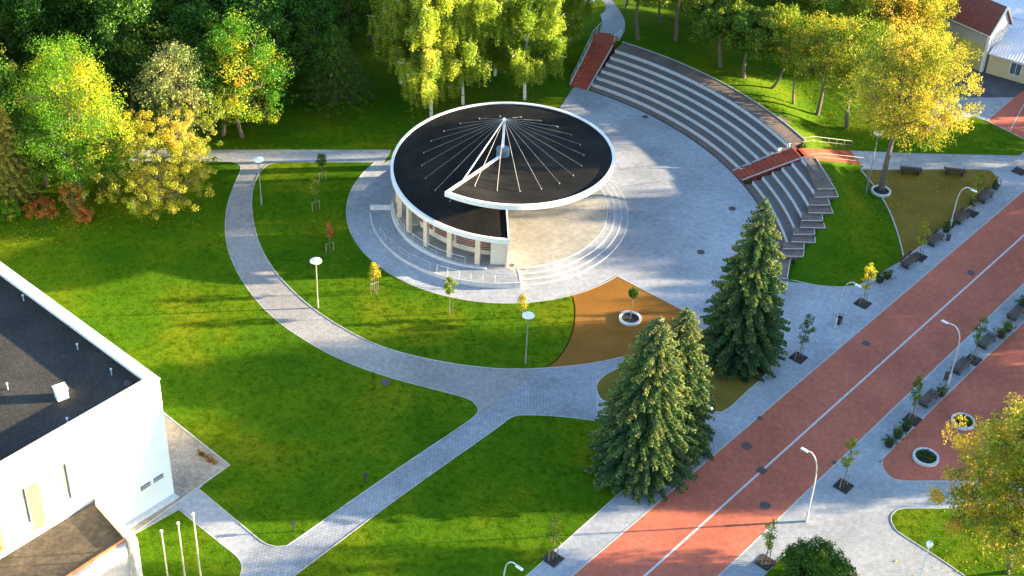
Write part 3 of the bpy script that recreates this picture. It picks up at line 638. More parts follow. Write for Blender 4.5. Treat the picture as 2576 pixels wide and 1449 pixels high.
# ------------------------------------------------------------------ white hall at the left
K = Vector((-24.82, 81.69, 0)); D1 = Vector((-.6434, -.7656, 0)); D2 = Vector((-.7607, .6491, 0)); D2 = Vector((-.7656, .6434, 0)); ZT = 11.48
NF = Vector((.7656, -.6434, 0))          # outward normal of the front wall
hb = empty('white_hall', K, 'large white rendered hall with flat dark roof and raised parapet', 'building')
W1, W2 = 34., 34.
def hp(s, t, z): return tuple(K+D1*s+D2*t+Vector((0, 0, z)))     # s along the front wall, t into the building
def hbox(s0, s1, t0, t1, z0, z1, name, mat, parent=None, mats=None):
    m = MB(); m.prism([hp(s0, t0, 0)[:2], hp(s1, t0, 0)[:2], hp(s1, t1, 0)[:2], hp(s0, t1, 0)[:2]], z0, z1); return m.build(name, M[mat], parent or hb, world=True)
m = MB(); OP = [(8.27, 8.79, 5.5, 8.95), (11.58, 12.04, 5.57, 8.92), (15.6, 16.1, 5.57, 8.92), (19.2, 19.7, 5.57, 8.92)]
# front wall built round its openings
def wallpiece(s0, s1, z0, z1): hq.prism([hp(s0, 0, 0)[:2], hp(s1, 0, 0)[:2], hp(s1, .45, 0)[:2], hp(s0, .45, 0)[:2]], z0, z1)
hq = MB(); cur = 0.
for s0, s1, z0, z1 in OP:
    wallpiece(cur, s0, 0, ZT-.02); wallpiece(s0, s1, 0, z0); wallpiece(s0, s1, z1, ZT-.02); cur = s1
wallpiece(cur, W1, 0, ZT-.02); hq.build('front_wall', M['stucco'], hb, world=True)
hbox(0, .45, .452, W2, 0, ZT-.02, 'side_wall', 'stucco'); hbox(W1-.45, W1, .452, W2, 0, ZT-.02, 'side_wall', 'stucco'); hbox(.452, W1-.452, W2-.45, W2, 0, ZT-.02, 'back_wall', 'stucco')
hbox(.452, W1-.452, .452, W2-.452, ZT-1.2, ZT-.75, 'roof', 'roofgrey')
cp = MB()
for s0, s1, t0, t1 in ((-.06, W1, -.06, .70), (-.06, .80, .701, W2), (W1-.7, W1, .701, W2), (.801, W1-.701, W2-.7, W2)):
    cp.prism([hp(s0, t0, 0)[:2], hp(s1, t0, 0)[:2], hp(s1, t1, 0)[:2], hp(s0, t1, 0)[:2]], ZT-.019, ZT+.08)
cp.build('parapet_coping', M['white'], hb, world=True)
for s0, s1, z0, z1 in OP:
    wn = hbox(s0, s1, .15, .34, z0, z1, 'window', 'slit'); hbox(s0-.05, s1+.05, -.08, .145, z0-.08, z0-.001, 'sill', 'conc', wn)
for s0 in (10.58, 14.4, 13.85-.0): 
    if s0 != 14.4: hbox(s0, s0+.93, -.05, -.002, 4.66, 8.9, 'yellow_panel', 'yellowpanel')
for s0, s1 in ((1.93, 2.78), (.76, 1.6)):
    v = hbox(s0, s1, -.05, -.002, 2.3, 2.7, 'vent_grille', 'dark')
    for i in range(4): hbox(s0+.02, s1-.02, -.08, -.052, 2.34+.09*i, 2.37+.09*i, 'louvre', 'metal', v)
hbox(0, W1, -.6, -.03, -.1, .10, 'plinth_strip', 'conc')
# roof furniture
def onroof(px, py, z=ZT-.75): return G(px, py, z)
vb = empty('roof_vent_box', onroof(156, 1000), 'white vent box standing on the dark hall roof', 'vent')
m = MB(); m.box((0, 0, .45), (.8, .7, .9), R(35)); m.build('housing', M['white'], vb); m = MB(); m.box((0, 0, .94), (.92, .82, .08), R(35)); m.build('lid', M['white'], vb)
for i, (px, py, lab) in enumerate([(60, 757, 'left-hand short pipe by the far parapet of the hall roof'), (170+5, 822, 'short pipe by the far parapet, near its middle'), (196*1.0, 880, 'short pipe by the far parapet, between its middle and the roof corner'), (281, 943, 'short pipe nearest the roof corner of the hall'),
     (171, 1067, 'bent pipe near the front parapet of the hall'), (20, 980, 'small pipe left of the white vent box')]):
    p = onroof(px, py); t = empty('roof_pipe', p, lab, 'pipe', 'pipes on the hall roof')
    m = MB(); m.tube([(0, 0, 0), (0, 0, .55)], .05, 6); m.build('pipe', M['metal'], t); m = MB(); m.lathe((0, 0, .5), [(.09, 0), (.09, .08), (.02, .14)], 8); m.build('cap', M['metal'], t)
t = empty('roof_drain', onroof(322, 966), 'round drain cover in the corner of the hall roof', 'drain'); m = MB(); m.lathe((0, 0, 0), [(.3, 0), (.3, .08), (.1, .14)], 14); m.build('grate', M['iron'], t)
# canopy over the entrance
cn = empty('entrance_canopy', K+D1*6.5, 'flat brown canopy with orange edge and worn white parapet wall', 'canopy')
def cbox(s0, s1, t0, t1, z0, z1, name, mat, p=None): return hbox(s0, s1, t0, t1, z0, z1, name, mat, p or cn)
ZC = 4.2; CD = 6.6
def cpoly(pxs, z0, z1, name, mat):
    m = MB(); m.prism([tuple(G(*qV(*p), z1)[:2]) for p in pxs], z0, z1); return m.build(name, M[mat], cn, world=True)
def sn(s, n): return hp(s, -n, 0)[:2]
def cp2(pts, z0, z1, name, mat):
    m = MB(); m.prism([sn(*p) for p in pts], z0, z1); return m.build(name, M[mat], cn, world=True)
cp2([(6.55, .0), (7.42, 4.55), (18, 4.55), (18, .0)], 3.75, 4.08, 'roof', 'roofbrown')
cp2([(6.42, .5), (6.96, 5.45), (7.46, 5.45), (7.43, 4.6), (6.92, .5)], 3.2, 4.5, 'parapet', 'worn')
cp2([(7.43, 4.56), (7.44, 4.72), (18, 4.72), (18, 4.56)], 4.081, 4.2, 'flashing', 'orange')
cp2([(7.47, 4.58), (7.9, 5.35), (18, 5.35), (18, 4.58)], 3.2, 3.92, 'front_beam', 'white')
cp2([(6.98, 4.75), (6.98, 5.43), (7.44, 5.43), (7.44, 4.75)], 0, 3.19, 'pillar', 'worn')
cp2([(15.5, 4.75), (15.5, 5.3), (16, 5.3), (16, 4.75)], 0, 3.19, 'pillar', 'worn')
cp2([(6.6, .0), (6.75, .35), (6.45, .38), (6.35, .0)], 3.9, 4.42, 'parapet_end', 'worn')

# ------------------------------------------------------------------ yellow house and outbuilding at the upper right
hs = empty('gabled_house', (52.3, 154.9, 0), 'small yellow and grey house with dark red gable roof at the upper right', 'house')
U = Vector((-.70, .714, 0)); Wd = Vector((.714, .70, 0)); H0 = Vector((52.3, 154.9, 0)); HW, HL = 3.7, 13.
def hh(s, t): v = H0+U*s+Wd*t; return (v.x, v.y)
def hpz(s, t, z): v = H0+U*s+Wd*t; return (v.x, v.y, z)
m = MB(); m.prism([hh(0, 0), hh(HL, 0), hh(HL, HW), hh(0, HW)], 0, 5.1); 
m.add([hpz(0, 0, 5.1), hpz(0, HW, 5.1), hpz(0, HW/2, 7.5), hpz(HL, 0, 5.1), hpz(HL, HW, 5.1), hpz(HL, HW/2, 7.5)], [(0, 1, 2), (3, 5, 4), (0, 2, 5, 3), (1, 4, 5, 2)]); m.build('wall', M['greywall'], hs, world=True)
m = MB(); m.prism([hh(.25, -.06), hh(HL, -.06), hh(HL, -.002), hh(.25, -.002)], 0, 3.1); m.build('lower_wall', M['yellowwall'], hs, world=True)
def slab(pts, th, name, mat, par):
    m = MB(); n = len(pts); m.v = [tuple(p) for p in pts]+[(p[0], p[1], p[2]-th) for p in pts]; m.face(list(range(n))); m.face([n+i for i in reversed(range(n))])
    for i in range(n): m.face([i, n+i, n+(i+1) % n, (i+1) % n])
    return m.build(name, M[mat], par, world=True)
slab([hpz(-.25, -.35, 4.85), hpz(HL+.2, -.35, 4.85), hpz(HL+.2, HW/2, 7.68), hpz(-.25, HW/2, 7.68)], .14, 'roof', 'tile', hs)
slab([hpz(-.25, HW+.35, 4.85), hpz(-.25, HW/2+.01, 7.68), hpz(HL+.2, HW/2+.01, 7.68), hpz(HL+.2, HW+.35, 4.85)], .14, 'roof', 'tile', hs)
m = MB(); m.tube([hpz(-.3, -.4, 4.82), hpz(-.3, HW/2, 7.68), hpz(-.3, HW+.4, 4.82)], .13, 4); m.build('bargeboard', M['white'], hs, world=True)
m = MB(); m.prism([hh(-.12, -.12), hh(.22, -.12), hh(.22, .3), hh(-.12, .3)], 0, 5.0); m.build('corner_pilaster', M['white'], hs, world=True)
m = MB(); m.prism([hh(-.06, .5), hh(-.002, .5), hh(-.002, HW-.6), hh(-.06, HW-.6)], 3.2, 5.4); m.build('gable_panel', M['worn'], hs, world=True)
m = MB(); m.tube([hpz(-.1, -.42, 4.7), hpz(HL, -.42, 4.7)], .07, 6); m.tube([hpz(.5, -.4, 4.7), hpz(.5, -.14, 4.3), hpz(.5, -.14, .1)], .06, 6); m.build('gutter', M['metal'], hs, world=True)
ob = empty('outbuilding', (53.3, 154.6, 0), 'long low beige building with pale corrugated roof and blue-grey windows beside the house', 'building')
O0 = Vector((52.75, 154.75, 0)); OU = Vector((.87, -.49, 0)); OW = Vector((.49, .87, 0))
def oo(s, t): v = O0+OU*s+OW*t; return (v.x, v.y)
def ooz(s, t, z): v = O0+OU*s+OW*t; return (v.x, v.y, z)
m = MB(); m.prism([oo(0, 0), oo(16, 0), oo(16, 7), oo(0, 7)], 0, 2.6); m.build('wall', M['beigewall'], ob, world=True)
slab([ooz(-.1, -.45, 2.62), ooz(16.3, -.45, 2.62), ooz(16.3, 7.3, 3.9), ooz(-.1, 7.3, 3.9)], .12, 'roof', 'corr', ob)
m = MB()
for i in range(48): m.tube([ooz(.1+.34*i, -.43, 2.65), ooz(.1+.34*i, 7.2, 3.91)], .05, 4)
m.build('roof_ribs', M['corr'], ob, world=True)
for s0 in (2.6, 4.4, 6.9, 9.4):
    m = MB(); m.prism([oo(s0, -.05), oo(s0+1.15, -.05), oo(s0+1.15, -.002), oo(s0, -.002)], .8, 2.2); wn = m.build('window', M['glass'], ob, world=True)
    m = MB(); 
    for sa, sb, za, zb in ((s0-.07, s0, .73, 2.27), (s0+1.15, s0+1.22, .73, 2.27), (s0+.001, s0+1.149, .73, .799), (s0+.001, s0+1.149, 2.201, 2.27), (s0+.55, s0+.6, .8, 2.2)):
        m.prism([oo(sa, -.08), oo(sb, -.08), oo(sb, -.051 if sa > s0 and sb < s0+1 else -.001), oo(sa, -.051 if sa > s0 and sb < s0+1 else -.001)], za, zb)
    m.build('frame', M['white'], wn, world=True)
fh = empty('flat_roofed_shed', (62, 166, 0), 'pale flat-roofed shed behind the corrugated roof in the top right corner', 'shed')
m = MB(); m.box((58.5, 165.5, 1.4), (8, 5, 2.8), R(-30)); m.build('wall', M['greywall'], fh, world=True); m = MB(); m.box((58.5, 165.5, 2.9), (8.6, 5.6, .2), R(-30)); m.build('roof', M['corr'], fh, world=True)

# ------------------------------------------------------------------ lamps
def disc_lamp(base, ytop, label):
    g = GH(*base); h = height_of(g, ytop); t = empty('globe_lamp', g, label, 'street lamp', 'disc lamps on the lawns')
    m = MB(); m.tube([(0, 0, 0), (0, 0, .9)], .085, 8); m.tube([(0, 0, .9), (0, 0, h-.25)], .055, 8); m.build('pole', M['rod'], t)
    m = MB(); m.lathe((0, 0, h-.4), [(.06, 0), (.12, .1), (.40, .22), (.47, .29)], 20); m.build('shade', M['dark'], t)
    m = MB(); m.lathe((0, 0, h-.109), [(.47, 0), (.52, .03), (.50, .09), (.30, .17), (.05, .2)], 24); m.build('lamp_head', M['white'], t, smooth=True); return t
disc_lamp((658, 515), 400, 'white disc lamp at the top of the curved path near the wood')
disc_lamp((800, 775), 655, 'white disc lamp in the middle of the crescent lawn by the curved path')
disc_lamp((1322, 915), 792, 'white disc lamp at the lower end of the crescent lawn near the ochre bed')
disc_lamp((2178, 487), 333, 'tall disc lamp beside the big yellow tree in the white ring')
def hook_lamp(base, h, dx, label, rz):
    g = G(*base); t = empty('hooked_street_lamp', g, label, 'street lamp', 'hooked lamps along the road', rz)
    pts = [(0, 0, 0), (0, 0, h*.62), (.03, 0, h*.72), (.10, 0, h*.82), (.25, 0, h*.91), (.5, 0, h*.97), (.8, 0, h*1.0), (dx, 0, h*.99)]
    m = MB(); m.tube([(0, 0, 0), (0, 0, 1.1)], .11, 8); m.tube(pts[1:], [.058, .056, .054, .052, .05, .048, .045], 8); m.tube([(0, 0, 1.1), (0, 0, h*.62)], .062, 8); m.build('pole', M['metal'], t, smooth=False)
    m = MB(); m.box((dx+.22, 0, h*.985), (.62, .2, .10), 0, .8); m.build('lamp_head', M['white'], t); return t
RL = R(50.26-90); RRt = R(50.26+90)
for b_, h_, dx, lab, rz_ in (((2388, 578), 5.3, 1.15, 'hooked lamp standing by the bench row beside the olive bed, left of the road', RL), ((2100, 825), 5.5, 1.05, 'hooked lamp with a litter bin at its foot, left of the road', RL),
    ((1731, 1135), 5.6, 1.05, 'hooked lamp half hidden behind the double spruce', RL), ((1262, 1545), 5.9, 1.1, 'hooked lamp at the bottom edge of the lower lawn', RL),
    ((2028, 1312), 6.7, 1.15, 'hooked lamp on the grey paving right of the road, nearest the pale square', RRt), ((2385, 968), 6.0, 1.5, 'hooked lamp among the benches right of the road', RRt), ((2640, 740), 6.0, 1.3, 'hooked lamp farthest up on the right side of the road', RRt)):
    hook_lamp(b_, h_, dx, lab, rz_)
g = G(2300, 1500); t = empty('straight_lamp_post', g, 'straight grey lamp post with a pale bulb by the lower right lawn', 'street lamp')
m = MB(); m.tube([(0, 0, 0), (0, 0, 5.2)], [.10, .06], 8); m.build('pole', M['metal'], t); m = MB(); m.lathe((0, 0, 5.1), [(.06, 0), (.22, .2), (.26, .4), (.18, .55), (.04, .6)], 16); m.build('lamp_head', M['white'], t, smooth=True)
for px, py, l_ in ((920, 1215, 'small dark spotlight post in the big lawn beside the diagonal path'), (740, 1338, 'small dark spotlight post near the rounded lower corner of the big lawn')):
    t = empty('garden_spotlight', G(px, py), l_, 'spotlight', 'small lawn spotlights'); m = MB(); m.tube([(0, 0, 0), (0, 0, .75)], .05, 6); m.build('pole', M['dark'], t); m = MB(); m.box((0, 0, .86), (.3, .22, .22), .5); m.build('lamp_head', M['dark'], t)
for i, (px, py, h_) in enumerate(((508, 1475, 6.9), (472, 1500, 6.9), (433, 1528, 6.9))):
    yt = (1295, 1318, 1338)[i]; g = G(px, py); h_ = height_of(g, yt)
    t = empty('flagpole', g, ['white flagpole nearest the grey path', 'middle one of the three white flagpoles', 'white flagpole nearest the canopy'][i], 'flagpole', 'three white flagpoles')
    m = MB(); m.tube([(0, 0, 0), (0, 0, h_)], [.07, .045], 8); m.build('pole', M['cream'], t); m = MB(); m.lathe((0, 0, h_-.02), [(.05, 0), (.11, .06), (.11, .14), (.03, .2)], 10); m.build('finial', M['white'], t)

# ------------------------------------------------------------------ covers, tree pits, benches, planters
for px, py, r_, lab, sq in ((1623, 294, .33, 'in the upper part of the plaza', 0), (1842, 525, .36, 'on the plaza near the terraces', 0), (1763, 634, .36, 'in the lower plaza left of the spruce top', 0), (1287, 667, .25, 'on the stage at the foot of the cream wall', 0),
    (970, 962, .42, 'in the big lawn beside the curved path', 0), (2178, 864, .36, 'on the red road left of its line, upper one', 0), (1879, 1122, .42, 'on the red road left of its line, lower one', 0), (1925, 1272, .42, 'on the red road right of its line', 0), (2443, 686, .38, 'on the red road near its line at the upper right', 0),
    (1917, 1184, .42, 'square one set on the white line', 1), (1912, 1052, .25, 'small one at the left road edge', 1), (2098, 1163, .22, 'small one at the right road edge', 1)):
    g = G(px, py, .04); 
    if px == 1287: g = G(px, py, .605)
    t = MB()
    if sq: t.box((0, 0, .008), (r_*1.7, r_*1.7, .016), R(50.26)); t.box((0, 0, .02), (r_*1.3, r_*1.3, .01), R(50.26))
    else: t.lathe((0, 0, 0), [(r_, 0), (r_, .014), (r_*.82, .016), (r_*.80, .008), (.02, .01)], 20)
    o = t.build('manhole_cover', M['iron']); o.location = (g.x, g.y, g.z+(.01 if px != 970 else .03)); setp(o, 'dark iron cover '+lab, 'manhole cover', 'iron covers in the paving')
def rnd_leaves(rng, centers, rad, n, size, up=.3, flat=1.):
    centers = np.asarray(centers, float); k = len(centers); rad = np.broadcast_to(rad, (k,)); tot = k*n
    d = rng.normal(size=(tot, 3)); d /= np.linalg.norm(d, axis=1)[:, None]; rr = rng.uniform(.25, 1, tot)**.6
    c = np.repeat(centers, n, 0)+d*(rr*np.repeat(rad, n))[:, None]*np.array([1, 1, flat])
    nrm = d+rng.normal(size=(tot, 3))*.7+np.array([0, 0, up]); nrm /= np.linalg.norm(nrm, axis=1)[:, None]
    a = np.cross(nrm, rng.normal(size=(tot, 3))); a /= np.linalg.norm(a, axis=1)[:, None]; b = np.cross(nrm, a)
    s = size*rng.uniform(.6, 1.25, tot)[:, None]; L = .5*s*a; W = .34*s*b
    V = np.stack([c-L, c-L*.1+W, c+L, c-L*.1-W], 1); return V.reshape(-1, 3)
def leaves_obj(name, rng, centers, rad, n, size, mat, parent, hue, flat=1., up=.3):
    V = rnd_leaves(rng, centers, rad, n, size, up, flat); return npmesh(name, V, 4, M[mat], parent, np.repeat(hue, n))
# square tree pit with a sapling
def sapling(g, h, label, mat, hue, cw=.55, ch=1.3, stakes=2, pit=0, seed=0, name='sapling', bend=0, n=18, dens=26, ls=.15):
    rng = np.random.default_rng(100+seed); grp = 'young street trees'
    t = empty(name, (g.x, g.y, g.z), label, 'young tree', grp)
    m = MB(); m.tube([(0, 0, 0), (bend*.3, 0, h*.4), (bend, 0, h*.95)], [.045, .035, .012], 6); tips = []
    k = n; cen = []
    for i in range(k):
        zz = h-ch+ch*rng.uniform(.0, .97); f = math.sin(math.pi*min(1, max(.05, (zz-h+ch)/ch*.85+.12))); a = rng.uniform(0, 6.28); r = cw*f*rng.uniform(.3, 1)
        p = (bend*zz/h+r*math.cos(a), r*math.sin(a), zz); cen.append(p); m.tube([(bend*.8*zz/h, 0, zz-.35), p], .012, 4, False)
    m.build('trunk', M['bark'], t); leaves_obj('crown', rng, cen, .24, dens, ls, mat, t, np.clip(hue+rng.normal(0, .12, k), 0, 1))
    for i in range(stakes):
        a = 6.28*i/max(1, stakes)+.6; m = MB(); m.box((.38*math.cos(a), .38*math.sin(a), .55), (.06, .06, 1.1)); m.build('stake', M['stake'], t)
    if stakes >= 2:
        m = MB(); a = .6; m.tube([(.38*math.cos(a), .38*math.sin(a), 1.0), (-.38*math.cos(a), -.38*math.sin(a), 1.0)], .03, 4); m.build('crossbar', M['stake'], t)
    return t
def tree_pit(px, py, lab, s=1.25):
    g = G(px, py, .04); m = MB(); m.box((0, 0, .01), (s, s, .03), R(50.26))
    o = m.build('tree_pit', M['gravel']); o.location = (g.x, g.y, .045); setp(o, 'square dark tree pit '+lab, 'tree pit', 'square tree pits')
PITS = [(q4(793, 173), q4(838, -15), 'below the rounded end of the terrace lawn', 'leaf_maple', .75), (q4(492, 427), q4(552, 222), 'in the paving right of the tall spruce', 'leaf_dark', .55), (q4(703, 1028), q4(752, 800), 'right of the road above the pale square', 'leaf_lime', .45),
    (q4(337, 1386), q4(378, 1190), 'right of the road at the bottom, by the round bush', 'leaf_lime', .35), (q4(1025, 717), q4(1060, 515), 'right of the road below the lowest bench', 'leaf_dark', .7), (q4(1310, 437), q4(1365, 230), 'right of the road amid the benches', 'leaf_dark', .75),
    ((1391, 1406), (1397, 1298), 'at the edge of the lower lawn', 'leaf_lime', .3), (qP(662, 1083), qP(730, 740), 'in the upper bench row, lower one', 'leaf_yellow', .3), (qP(1185, 642), qP(1290, 240), 'in the upper bench row, upper one', 'leaf_yellow', .15)]
for i, (b_, top, lab, mt, hu) in enumerate(PITS):
    tree_pit(*b_, lab); g = G(*b_, .06); h = height_of(g, top[1]); 
    nat = P((g.x, g.y, h))[0]; sc_ = F/(Vector((g.x, g.y, -CH)).length)
    sapling(g, h, 'slim tree in the pit '+lab.replace('in the paving ', ''), mt, hu, .62, h*.62, 2, 0, i, bend=(top[0]-nat)/sc_*1.0, n=26)
tree_pit(2564, 431, 'at the far right edge on the upper paving')
for i, (cr, b_, lab, mt, hu, cw, nn, st) in enumerate((((805, 388), (812, 455), 'small dark-crowned sapling at the top of the crescent lawn', 'leaf_dark', .6, .6, 34, 2), ((795, 450), (795, 530), 'yellow-green sapling second from the top of the crescent lawn', 'leaf_lime', .5, .5, 26, 2), ((832, 560), (830, 635), 'thin reddish sapling third from the top of the crescent lawn', 'leaf_red', .6, .35, 12, 2),
    ((942, 663), (942, 735), 'bright yellow sapling at the edge of the plaza paving', 'leaf_yellow', .4, .6, 30, 4), ((1132, 700), (1130, 790), 'compact green sapling below the stage ramp', 'leaf_dark', .9, .6, 36, 1), ((1313, 742), (1313, 800), 'small yellow-green sapling at the bottom of the plaza ring', 'leaf_lime', .6, .5, 20, 1))):
    g = G(*b_, .05); sapling(g, height_of(g, cr[1]), lab, mt, hu, cw, 1.5 if i else 1.2, st, 0, 30+i, n=nn)
# ring planters
def ring_planter(px, py, r, lab):
    g = G(px, py, .03); t = empty('ring_planter', (g.x, g.y, .03), lab, 'planter', 'white stone ring planters')
    m = MB(); m.ring(Vector((0, 0)), r-.2, r, 0, 360, 0, .22, 40); m.build('stone_ring', M['conc'], t); m = MB(); m.lathe((0, 0, 0), [(r-.19, 0), (r-.19, .08)], 30); m.build('soil', M['gravel'], t); return t, g
t, g = ring_planter(1585, 803, 1.0, 'white stone ring in the ochre bed round a small ball-headed tree')
g2 = G(1585, 803, .1); bt = empty('ball_tree', g2, 'small tree with dark round crown standing in the ring in the ochre bed', 'young tree')
h = height_of(g2, 727); m = MB(); m.tube([(0, 0, 0), (0.05, 0, h-.5)], [.05, .03], 6); m.build('trunk', M['bark'], bt)
rg = np.random.default_rng(3); cc = rg.normal(size=(60, 3)); cc = cc/np.linalg.norm(cc, axis=1)[:, None]*.36+[.05, 0, h-.42]; leaves_obj('crown', rg, cc, .18, 26, .11, 'leaf_dark', bt, rg.uniform(.2, .6, 60))
ring_planter(2216, 483, 1.0, 'white stone ring round the trunk of the big yellow tree')
def flowers(t, r, seed, k=60):
    rg = np.random.default_rng(seed); a = rg.uniform(0, 6.28, k); rr = (r-.3)*np.sqrt(rg.uniform(0, 1, k)); c = np.c_[rr*np.cos(a), rr*np.sin(a), rg.uniform(.12, .3, k)]
    leaves_obj('plants', rg, c, .13, 16, .12, 'shrub', t, rg.uniform(.1, .75, k))
t, g = ring_planter(*q4(1088, 897), 1.05, 'planted white ring on the red square, nearer to the road corner'); flowers(t, 1.05, 5)
t, g = ring_planter(*q4(1262, 730), 1.0, 'planted white ring on the red square beside the large lower right tree'); flowers(t, 1.0, 6)
# benches
bench0 = None
def bench(px, py, lab, L=2.1, side=1, mirror=False, angle=None):
    global bench0
    g = G(px, py, .05)
    if bench0 is None:
        t = empty('park_bench', g, lab, 'bench', 'brown benches along the promenade')
        for i in range(4): pass
        m = MB()
        for i in range(5): m.box((0, -.34+.17*i, .45), (2.1, .14, .05))
        m.build('seat', M['wood'], t)
        m = MB()
        for i in range(3): m.box((0, .48+.03*i, .58+.14*i), (2.1, .05, .12))
        m.build('backrest', M['wood'], t)
        for sx in (-.8, .8):
            m = MB(); m.box((sx, 0, .21), (.08, .72, .42)); m.box((sx, .46, .45), (.05, .06, .9)); m.build('leg', M['dark'], t)
        for sx in (-1.0, 1.0):
            m = MB(); m.box((sx, .0, .62), (.05, .7, .05)); m.box((sx, -.32, .54), (.05, .05, .13)); m.build('armrest', M['dark'], t)
        bench0 = t
    else: t = copytree(bench0)
    t.location = (g.x, g.y, .04); t.rotation_euler = (0, 0, R(50.26) if angle is None else angle); t['label'] = lab
    if mirror: t.rotation_euler = (0, 0, R(50.26+180))
    return t
for q, lab in ((qP(560, 1155), 'lowest brown bench left of the road, against the terrace lawn'), (qP(820, 935), 'brown bench left of the road, second from the bottom'), (qP(1085, 712), 'brown bench left of the road, next to the hooked lamp'), (qP(1325, 502), 'topmost brown bench left of the road, near the bed corner')):
    bench(*q, lab)
for q, lab in ((q4(1095, 630), 'brown bench right of the road in a patch of sun, lowest of its row'), (q4(1245, 478), 'brown bench right of the road beside the middle hooked lamp'), (q4(1368, 360), 'brown bench right of the road above the middle young tree'), (q4(1505, 228), 'brown bench right of the road near the frame edge'), (q4(1590, 150), 'brown bench right of the road, topmost of its row')):
    bench(*q, lab, mirror=True)
bench(2399, 437, 'dark bench on the olive bed beside the upper paving', angle=math.pi*1.0-.1); bench(2289, 434, 'dark bench on the olive bed under the big yellow tree', angle=math.pi-.1)
# shrubs in dark tubs
sh0 = None
def tub(px, py, lab, s=1., hue=.5, seed=0):
    g = G(px, py, .04); t = empty('shrub_tub', (g.x, g.y, .04), lab, 'planter', 'planted tubs along the promenade'); rg = np.random.default_rng(400+seed)
    m = MB(); m.lathe((0, 0, 0), [(.28*s, 0), (.38*s, .4*s), (.34*s, .4*s), (.33*s, .34*s), (.02, .34*s)], 12); m.build('tub', M['dark'], t)
    k = 26; c = rg.normal(size=(k, 3))*[.26*s, .26*s, .15*s]+[0, 0, .62*s]; leaves_obj('shrub', rg, c, .16*s, 16, .12, 'shrub', t, np.clip(rg.normal(hue, .25, k), 0, 1))
TB = [(qP(340, 1293), 'lowest planted tub at the terrace lawn edge', .5), (qP(262, 1332), 'planted tub next to the lowest young tree left of the road', .3), (qP(930, 825), 'dark planted tub between the middle benches left of the road', .4), (qP(975, 780), 'small planted tub at the foot of the upper hooked lamp', .6), (qP(1200, 560), 'pale planted tub behind the upper tree pit', .8), (qP(1425, 392), 'planted tub at the top end of the left bench row', .3),
    (q4(915, 838), 'lowest planted tub in the row right of the road', .3), (q4(955, 797), 'second lowest planted tub right of the road', .5), (q4(995, 762), 'third lowest planted tub right of the road', .3), (q4(1160, 600), 'planted tub between bench and lamp right of the road', .7), (q4(1438, 328), 'lower one of two green tubs above the middle benches right of the road', .7), (q4(1470, 298), 'upper one of two green tubs above the middle benches right of the road', .8), (q4(1540, 185), 'planted tub between the two topmost benches right of the road', .4)]
for i, (q, lab, hu) in enumerate(TB): tub(*q, lab, 1.05, hu, i)
g = G(*q4(678, 268)); t = empty('litter_bin', g, 'dark litter bin at the foot of the hooked lamp on the plaza', 'bin'); m = MB(); m.lathe((0, 0, .03), [(.2, 0), (.26, .75), (.22, .75), (.2, .65), (.02, .6)], 12); m.build('bin', M['dark'], t); m = MB(); m.tube([(-.3, 0, .03), (-.3, 0, 1.1), (0, 0, 1.15), (.3, 0, 1.1), (.3, 0, .03)], .03, 5); m.build('frame', M['dark'], t)
g = G(*qP(950, 915)); t = empty('litter_bin', g, 'low round litter bin at the end of a bench left of the road', 'bin'); m = MB(); m.lathe((0, 0, .03), [(.2, 0), (.24, .6), (.2, .6), (.18, .5), (.02, .45)], 12); m.build('bin', M['iron'], t); m = MB(); m.lathe((0, 0, .635), [(.25, 0), (.2, .06), (.02, .09)], 12); m.build('lid', M['iron'], t)

t = empty('litter_bin', G(2380, 958), 'slim dark litter bin below the middle bench right of the road', 'bin')
m = MB(); m.box((0, 0, .55), (.34, .3, .7), .4); m.build('bin', M['iron'], t); m = MB(); m.tube([(-.22, 0, .03), (-.22, 0, 1.0), (.22, 0, 1.0), (.22, 0, .03)], .035, 5); m.build('frame', M['dark'], t)
g = G(2178, 482, .03); sapling(g, 2.6, 'bare thin sapling at the edge of the olive bed by the white ring', 'leaf_grey', .4, .4, 1.4, 1, 0, 77, n=10, dens=14)
t = empty('dry_weeds', G(520, 1152, .05), 'strip of dry brown weeds on the sandy paving beside the hall', 'weeds'); rg = np.random.default_rng(88)
e0, e1 = G(498, 1136)-G(520, 1152), G(542, 1167)-G(520, 1152); k = 70; f_ = rg.uniform(0, 1, k); c = np.c_[e0.x+(e1.x-e0.x)*f_+rg.normal(0, .12, k), e0.y+(e1.y-e0.y)*f_+rg.normal(0, .12, k), rg.uniform(.02, .16, k)]
leaves_obj('plants', rg, c, .12, 8, .12, 'leaf_red', t, rg.uniform(.2, .5, k))
# fallen leaves under the turning trees
rg = np.random.default_rng(91); pts = []
for (px, py, rr_, kk) in ((215, 520, 5, 420), (400, 505, 5.5, 520), (110, 560, 5, 300), (610, 360, 4, 160), (2216, 478, 7, 420), (2130, 330, 6, 240), (2512, 1425, 6.5, 420), (1080, 300, 4, 160), (1325, 262, 3.5, 200), (2000, 280, 9, 260), (1391, 1400, 2, 20)):
    c0 = G(px, py)
    for _ in range(int(kk*.6)):
        a = rg.uniform(0, 6.28); r = rr_*math.sqrt(rg.uniform(0, 1))*rg.uniform(.5, 1.2); x, y = c0.x+r*math.cos(a), c0.y+r*math.sin(a); pts.append((x, y, max(.06, hgt(x, y)+.07)))
V = []
for x, y, z in pts:
    a = rg.uniform(0, 6.28); s_ = rg.uniform(.05, .10); u_ = np.array([math.cos(a)*s_, math.sin(a)*s_, rg.normal(0, .012)]); v_ = np.array([-math.sin(a)*s_*.7, math.cos(a)*s_*.7, rg.normal(0, .012)]); c = np.array([x, y, z]); V += [c-u_, c-v_, c+u_, c+v_]
